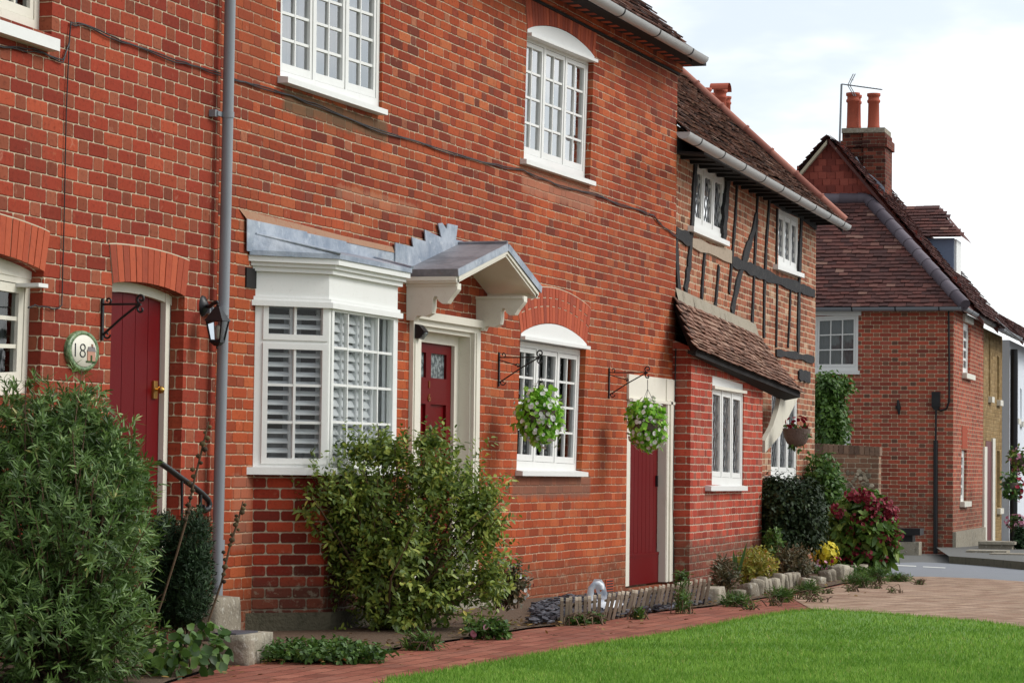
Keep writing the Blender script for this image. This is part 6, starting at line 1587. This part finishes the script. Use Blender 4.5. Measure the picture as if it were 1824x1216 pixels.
# iris blades
mb = MB()
root = thing('iris', 'few upright sword shaped leaves rising above the yellow green shrub', 'plant', at(1312, 1045, 24.4), None)
P = []; D = []
for (x0, y0, x1, y1) in ((1310,1030,1306,978),(1312,1030,1331,964),(1308,1032,1312,985),(1314,1030,1322,990)): P.append(at(x0, y0, 24.3)); D.append(at(x1, y1, 24.3)-at(x0, y0, 24.3))
V, F = leafset(np.array([list(p) for p in P]), np.array([list(d) for d in D]), np.tile([[-.8, -.5, 0]], (4, 1)), np.array([d.length for d in D]), .03); npmesh('blades', MAT['leaf_mid'], V, F, np.full(24, .4), root, 4)
# hedge
dh = 29.3
bl = [pb(1395,905,42,50,dh,.4), pb(1430,905,30,46,dh,.4), pb(1390,945,36,40,dh,.4), pb(1440,940,22,34,dh+.3,.3), pb(1372,890,18,36,dh+.3,.3)]
shrub('box_hedge', 'clipped glossy dark hedge under the far leaded window', 'hedge', bl, ground(1400, 1000)+Vector((0, 1.2, 0)), 'leaf_hedge', 3600, 'ball', .05, .03, k=6, shell=.2, lumps=.05, seed=12, stemn=20, twl=.05)
bl = [pb(1466,850,28,42,33,.4), pb(1462,900,34,60,33,.45), pb(1480,885,24,50,33,.35)]
shrub('evergreen_shrub', 'loose upright evergreen between the hedge and the garden wall', 'shrub', bl, at(1465, 985, 33), 'leaf_mid', 900, 'twig', .085, .035, k=7, shell=.4, lumps=.2, seed=13, stemn=30, twl=.15)
bl = [pb(1535,945,55,58,32,.6), pb(1565,960,36,50,32,.5), pb(1505,950,34,50,32,.5), pb(1540,900,34,26,32,.35), pb(1530,990,50,30,32,.5)]
hyd = shrub('hydrangea', 'rounded hydrangea with wine red flower heads at the bed corner', 'hydrangea', bl, at(1540, 1022, 32), 'leaf_hyd', 1150, 'whorl', .115, .062, k=5, shell=.3, lumps=.12, seed=14, stemn=30, droop=.3)
heads = [(1516,880),(1534,878),(1523,887),(1550,891),(1556,900),(1567,898),(1575,905),(1583,912),(1590,910),(1588,922),(1550,908),(1561,915),(1566,925),(1551,925),(1526,922),(1533,935),(1516,945),(1571,950),(1581,962),(1590,968),(1598,952),(1560,962),(1520,968),(1512,985),(1524,982),(1570,993),(1546,987),(1575,935),(1490,905),(1497,915),(1578,895),(1545,883),(1508,1000)]
cpts = []; outs = []
rr_ = np.random.default_rng(5)
for (x, y) in heads:
    c_ = np.array(list(at(x, y, 31.55+abs(x-1540)*.003))); o_ = nrmz(rr_.normal(size=(26, 3))); cpts.append(c_+o_*np.array([[.062, .062, .05]])); outs.append(o_)
blooms(np.concatenate(cpts), np.concatenate(outs), .05, 'petal_red', hyd, 3, 4, 'flower_heads')
bl = [pb(1474,735,24,58,44,.5), pb(1470,700,22,32,44,.4), pb(1482,765,22,40,44,.5), pb(1495,690,12,10,44,.2), pb(1503,682,6,6,44,.1)]
shrub('climbing_shrub', 'bright green climber above the garden wall against the wine red gable', 'climber', bl, at(1475, 830, 44), 'leaf_ivy', 1500, 'ball', .09, .05, k=6, shell=.35, lumps=.15, seed=15, stemn=20, twl=.07)
# ---------------- hanging baskets
def basket(label, c, r, hook, leafm, flowerm, nl, nf, fs, seed, lw=(.05, .032), chain=True, long=1.15, grp_=None, ff=None):
    root = thing('hanging_basket', label, 'flower basket', c, None, grp_)
    q_ = random.Random(seed); bl = [(c, r*.9, r*long*.95, r*.9), (c+RIGHT*(-r*.25)+Vector((0, 0, r*.1)), r*.85, r*long*.9, r*.8), (c+RIGHT*(r*q_.uniform(.2, .35))-Vector((0, 0, r*q_.uniform(.1, .35))), r*.75, r*long*.85, r*.75), (c-Vector((0, 0, r*.75)), r*.55, r*.5, r*.55)]
    T_, out, _ = ellip(bl, nl, .16, .2, seed); r_ = np.random.default_rng(seed); k = 2
    P = np.repeat(T_, k, 0)-np.repeat(out, k, 0)*.02; n = len(P); D = nrmz(np.repeat(out, k, 0)*.5+r_.normal(size=(n, 3))*.6+np.array([[0, 0, -.15]])); Nn = nrmz(np.repeat(out, k, 0)+np.array([[0, 0, .5]])+r_.normal(size=(n, 3))*.3)
    V, F = leafset(P, D, Nn, lw[0]*r_.uniform(.7, 1.2, n), lw[1]*r_.uniform(.8, 1.2, n), w1=.5, w2=.45, droop=.15); npmesh('foliage', MAT[leafm], V, F, np.repeat(r_.random(n), 6), root, 4)
    T2, o2, _ = ellip(ff or [(b_[0]-Vector((0, 0, r*.08)), b_[1]*1.04, b_[2]*1.02, b_[3]*1.04) for b_ in bl], nf, .03, .1, seed+3); blooms(T2, o2, fs, flowerm, root, seed)
    mb = MB(); mb.lathe(c, [(r*.1, -r*.75), (r*.5, -r*.6), (r*.72, -r*.2), (r*.75, r*.15)], 18); mb.build('basket', MAT['wicker'], root)
    if chain and hook:
        hk = Vector(hook); mb = MB(); mb.tube(spiral(hk+Vector((0, 0, -.015)), .015, .8, 10), .003, 5); a_ = hk-Vector((0, 0, .03)); mb.tube([hk-Vector((0, 0, .03)), hk-Vector((0, 0, .11))], .003, 5)
        for k_ in range(3):
            an = k_*2.1+.5; mb.tube([hk-Vector((0, 0, .11)), c+Vector((math.cos(an)*r*.7, math.sin(an)*r*.7, r*.2))], .0022, 4)
        mb.build('chain', MAT['black'], root)
    return root
GB = 'white and lime flower baskets'
for (px, py, s_, z_, rch, sd, lab) in ((965,737,s1,z1,.335,71,'lime and white flower basket hanging before the ground floor shuttered window'), (1157,752,s2_,z2_,.35,72,'lime and white flower basket hanging before the small red garden door')):
    zc_ = FM.h(px, py, rch)[1]; c = Vector((s_, -rch, zc_)); basket(lab, c, .18, (s_, -rch, z_-.03), 'leaf_lime', 'petal_white', 430, 160, .04, sd, lw=(.055, .036), long=1.22, grp_=GB)
c = at(1419, 768, 29.5); r5 = .12
rt = basket('wicker basket with crimson flowers hanging in front of the curved white bracket', c, .155, None, 'leaf_mid', 'petal_crimson', 90, 34, .05, 73, lw=(.06, .03), chain=False, long=.75, ff=[(c+Vector((0, 0, .09)), .11, .07, .11)])
for o in list(rt.children):
    if o.name.startswith('basket'): o.data.transform(Matrix.Translation((0,0,0)))
mb = MB(); mb.lathe(c-Vector((0, 0, .04)), [(.05, -.12), (.1, -.09), (.135, -.02), (.15, .06), (.155, .07)], 20, r=.7); mb.build('wicker_bowl', MAT['wicker'], rt)
c = at(1801, 862, 50); basket('dark leafed basket with magenta flowers before the black downpipe of the white cottage', c, .2, None, 'leaf_mid', 'petal_crimson', 160, 22, .08, 75, lw=(.09, .05), long=1.2, chain=False, ff=[(c+RIGHT*.14-Vector((0,0,.1)), .12, .2, .15)])
c = at(1816, 818, 54); basket('pale pink flower basket high on the white cottage', c, .2, None, 'leaf_hyd', 'petal_pink', 120, 60, .07, 76, lw=(.08, .05), long=1.3, chain=False)
c = at(1812, 930, 54); basket('low basket of pink and cream flowers at the foot of the white cottage', c, .2, None, 'leaf_mid', 'petal_pink', 90, 60, .08, 77, lw=(.08, .05), long=.8, chain=False)
lowplant('small clipped dark conifer at the foot of the white cottage', (1817,963), 10, 26, 'leaf_conifer', 200, .08, .03, 78, depth=50, rz=.12, name='dwarf_conifer', cat='conifer')
# ---------------- lawn blades
lp_ = [(p[0], p[1]) for p in lawn]
def grass(n, seed):
    r_ = np.random.default_rng(seed); pts = []; X = []; 
    # sample where the lawn is near enough to read
    px = r_.uniform(560, 1900, n*3); py = 1085+(r_.random(n*3)**.8)*165; k = 0; out = []
    a = RCW
    for x, y in zip(px, py):
        p = ground(x, y) if False else None
        r = ray(x, y); t = (0.0-CAM.z)/r.z; X_ = CAM.x+r.x*t; Y_ = CAM.y+r.y*t
        if inside((X_, Y_), lp_): out.append((X_, Y_)); k += 1
        if k >= n: break
    return np.array(out)
Pg_ = grass(70000, 3); n = len(Pg_); r_ = np.random.default_rng(4)
zz = -np.maximum(0, np.minimum(Pg_[:, 0], 70)-19)*.0155+.018
P = np.column_stack([Pg_, zz]); D = nrmz(np.column_stack([r_.normal(size=(n, 2))*.38, np.ones(n)])); Nn = nrmz(r_.normal(size=(n, 3))*np.array([[1, 1, .1]]))
X = nrmz(np.cross(D, Nn)); hgt = r_.uniform(.014, .034, (n, 1)); wd = r_.uniform(.0025, .005, (n, 1))
V = np.stack([P-X*wd, P+X*wd, P+D*hgt], 1).reshape(-1, 3); F = (np.arange(n)*3)[:, None]+np.array([[0, 1, 2]])
g_ = npmesh('grass', MAT['grass'], V, F, np.repeat(r_.random(n), 3), None, 3); tag(g_, None, None, None, 'stuff')

# unseen wood added across the green to darken the lower windows' reflections
r_ = np.random.default_rng(31); n = 26000; X_ = r_.uniform(55, 150, n); yb_ = -12-(X_-55)*.62+r_.normal(size=n)*3
hh_ = 7.0+1.6*np.sin(X_*.35)+1.0*np.sin(X_*.9+1); Z_ = hh_*r_.random(n)**.8-2.0
P = np.column_stack([X_, yb_, Z_]); V, F = leafset(P, r_.normal(size=(n, 3)), r_.normal(size=(n, 3)), r_.uniform(.5, 1.1, n), r_.uniform(.4, .8, n))
MAT['woodland'] = leafmat('dull_woodland', [(0,(48,54,44)),(1,(92,98,80))], .8, .1)
tag(npmesh('unseen_wood', MAT['woodland'], V, F, np.repeat(r_.random(n)*.6, 6), None, 4), None, None, None, 'stuff')

# ragged lawn edge
r_ = np.random.default_rng(77); Q = []
for (a, b) in zip(edge_lawn[:-1], edge_lawn[1:]):
    L = math.hypot(b[0]-a[0], b[1]-a[1]); k = int(L*650)
    for t_ in r_.random(k): Q.append((a[0]+(b[0]-a[0])*t_+r_.normal()*.025, a[1]+(b[1]-a[1])*t_+r_.normal()*.025))
Q = np.array(Q); n = len(Q); P = np.column_stack([Q, -np.maximum(0, np.minimum(Q[:, 0], 70)-19)*.0155+.004]); D = nrmz(np.column_stack([r_.normal(size=(n, 2))*.7, np.ones(n)])); X = nrmz(np.cross(D, r_.normal(size=(n, 3))))
h_ = r_.uniform(.025, .06, (n, 1)); wd = r_.uniform(.0025, .005, (n, 1)); V = np.stack([P-X*wd, P+X*wd, P+D*h_], 1).reshape(-1, 3)
tag(npmesh('grass_fringe', MAT['grass'], V, (np.arange(n)*3)[:, None]+np.array([[0, 1, 2]]), np.repeat(r_.random(n), 3), None, 3), None, None, None, 'stuff')
# fallen leaves and litter along the wall foot and the path
Q = []
eb = edge_bed
for k in range(900):
    i = r_.integers(0, len(eb)-1); t_ = r_.random(); a, b = eb[i], eb[i+1]; d = abs(r_.normal())*.22*(1 if r_.random() < .75 else -1.4)
    Q.append((a[0]+(b[0]-a[0])*t_+r_.normal()*.05, a[1]+(b[1]-a[1])*t_+d))
Q = np.array(Q); n = len(Q); P = np.column_stack([Q, -np.maximum(0, np.minimum(Q[:, 0], 70)-19)*.0155+.02]); D = nrmz(np.column_stack([r_.normal(size=(n, 2)), r_.uniform(-.1, .35, n)]))
V, F = leafset(P, D, np.tile([[0, 0, 1.0]], (n, 1))+r_.normal(size=(n, 3))*.3, r_.uniform(.02, .045, n), r_.uniform(.012, .028, n))
MAT['litter'] = leafmat('dry_leaf_litter', [(0,(84,62,40)),(.5,(124,96,56)),(.8,(150,120,60)),(1,(110,120,60))], .8, .1)
tag(npmesh('leaf_litter', MAT['litter'], V, F, np.repeat(r_.random(n), 6), None, 4), None, None, None, 'stuff')
# ============================================================ LIGHT
w = bpy.data.worlds.new('World'); sc.world = w; w.use_nodes = True; nt = w.node_tree; nt.nodes.clear()
def wn(t, **k):
    n_ = nt.nodes.new(t)
    for a, b in k.items(): setattr(n_, a, b)
    return n_
sun_dir = Vector((.30, -.72, .62)).normalized()
elev = math.asin(sun_dir.z); 
sky = wn('ShaderNodeTexSky', sky_type='NISHITA', sun_disc=False, sun_elevation=elev, sun_rotation=math.atan2(sun_dir.x, sun_dir.y))
tc = wn('ShaderNodeTexCoord')
def wl_(a, b): nt.links.new(a, b)
sc1 = wn('ShaderNodeVectorMath', operation='SCALE'); wl_(sky.outputs[0], sc1.inputs[0]); sc1.inputs[3].default_value = .1
mp = wn('ShaderNodeMapping'); mp.inputs['Scale'].default_value = (1, 1, 3.2); wl_(tc.outputs['Generated'], mp.inputs[0])
nz = wn('ShaderNodeTexNoise'); nz.inputs['Scale'].default_value = 6.5; nz.inputs['Detail'].default_value = 5; nz.inputs['Roughness'].default_value = .55; wl_(mp.outputs[0], nz.inputs['Vector'])
mr = wn('ShaderNodeMapRange', interpolation_type='SMOOTHSTEP'); wl_(nz.outputs[0], mr.inputs[0]); mr.inputs[1].default_value = .36; mr.inputs[2].default_value = .62; mr.inputs[3].default_value = .5; mr.inputs[4].default_value = 1
# sky tilted brighter along the street, dimmed behind the camera to darken walls facing it
dp_ = wn('ShaderNodeVectorMath', operation='DOT_PRODUCT'); wl_(tc.outputs['Generated'], dp_.inputs[0]); dp_.inputs[1].default_value = Vector((.75, -.55, .35)).normalized()
m2 = wn('ShaderNodeMapRange'); wl_(dp_.outputs['Value'], m2.inputs[0]); m2.inputs[1].default_value = -1; m2.inputs[2].default_value = .8; m2.inputs[3].default_value = .36; m2.inputs[4].default_value = 1.0
cl_ = wn('ShaderNodeVectorMath', operation='SCALE'); cl_.inputs[0].default_value = (1.0, 1.03, 1.05); wl_(m2.outputs[0], cl_.inputs[3])
mx = wn('ShaderNodeMix', data_type='RGBA'); wl_(mr.outputs[0], mx.inputs[0]); wl_(sc1.outputs[0], mx.inputs[6]); wl_(cl_.outputs[0], mx.inputs[7])
bg = wn('ShaderNodeBackground'); wl_(mx.outputs[2], bg.inputs[0]); bg.inputs[1].default_value = 1.0
wo = wn('ShaderNodeOutputWorld'); wl_(bg.outputs[0], wo.inputs[0])
sl_ = bpy.data.lights.new('sun', 'SUN'); sl_.energy = 1.6; sl_.angle = math.radians(26); sl_.color = (1, .96, .9)
so = bpy.data.objects.new('sun', sl_); COL.objects.link(so); so.rotation_euler = sun_dir.to_track_quat('Z', 'Y').to_euler()
sc.view_settings.view_transform = 'Standard'; sc.view_settings.look = 'None'; sc.view_settings.gamma = 1; sc.view_settings.exposure = 0.42
sc.render.engine = 'CYCLES'; sc.render.resolution_x = 1024; sc.render.resolution_y = 682
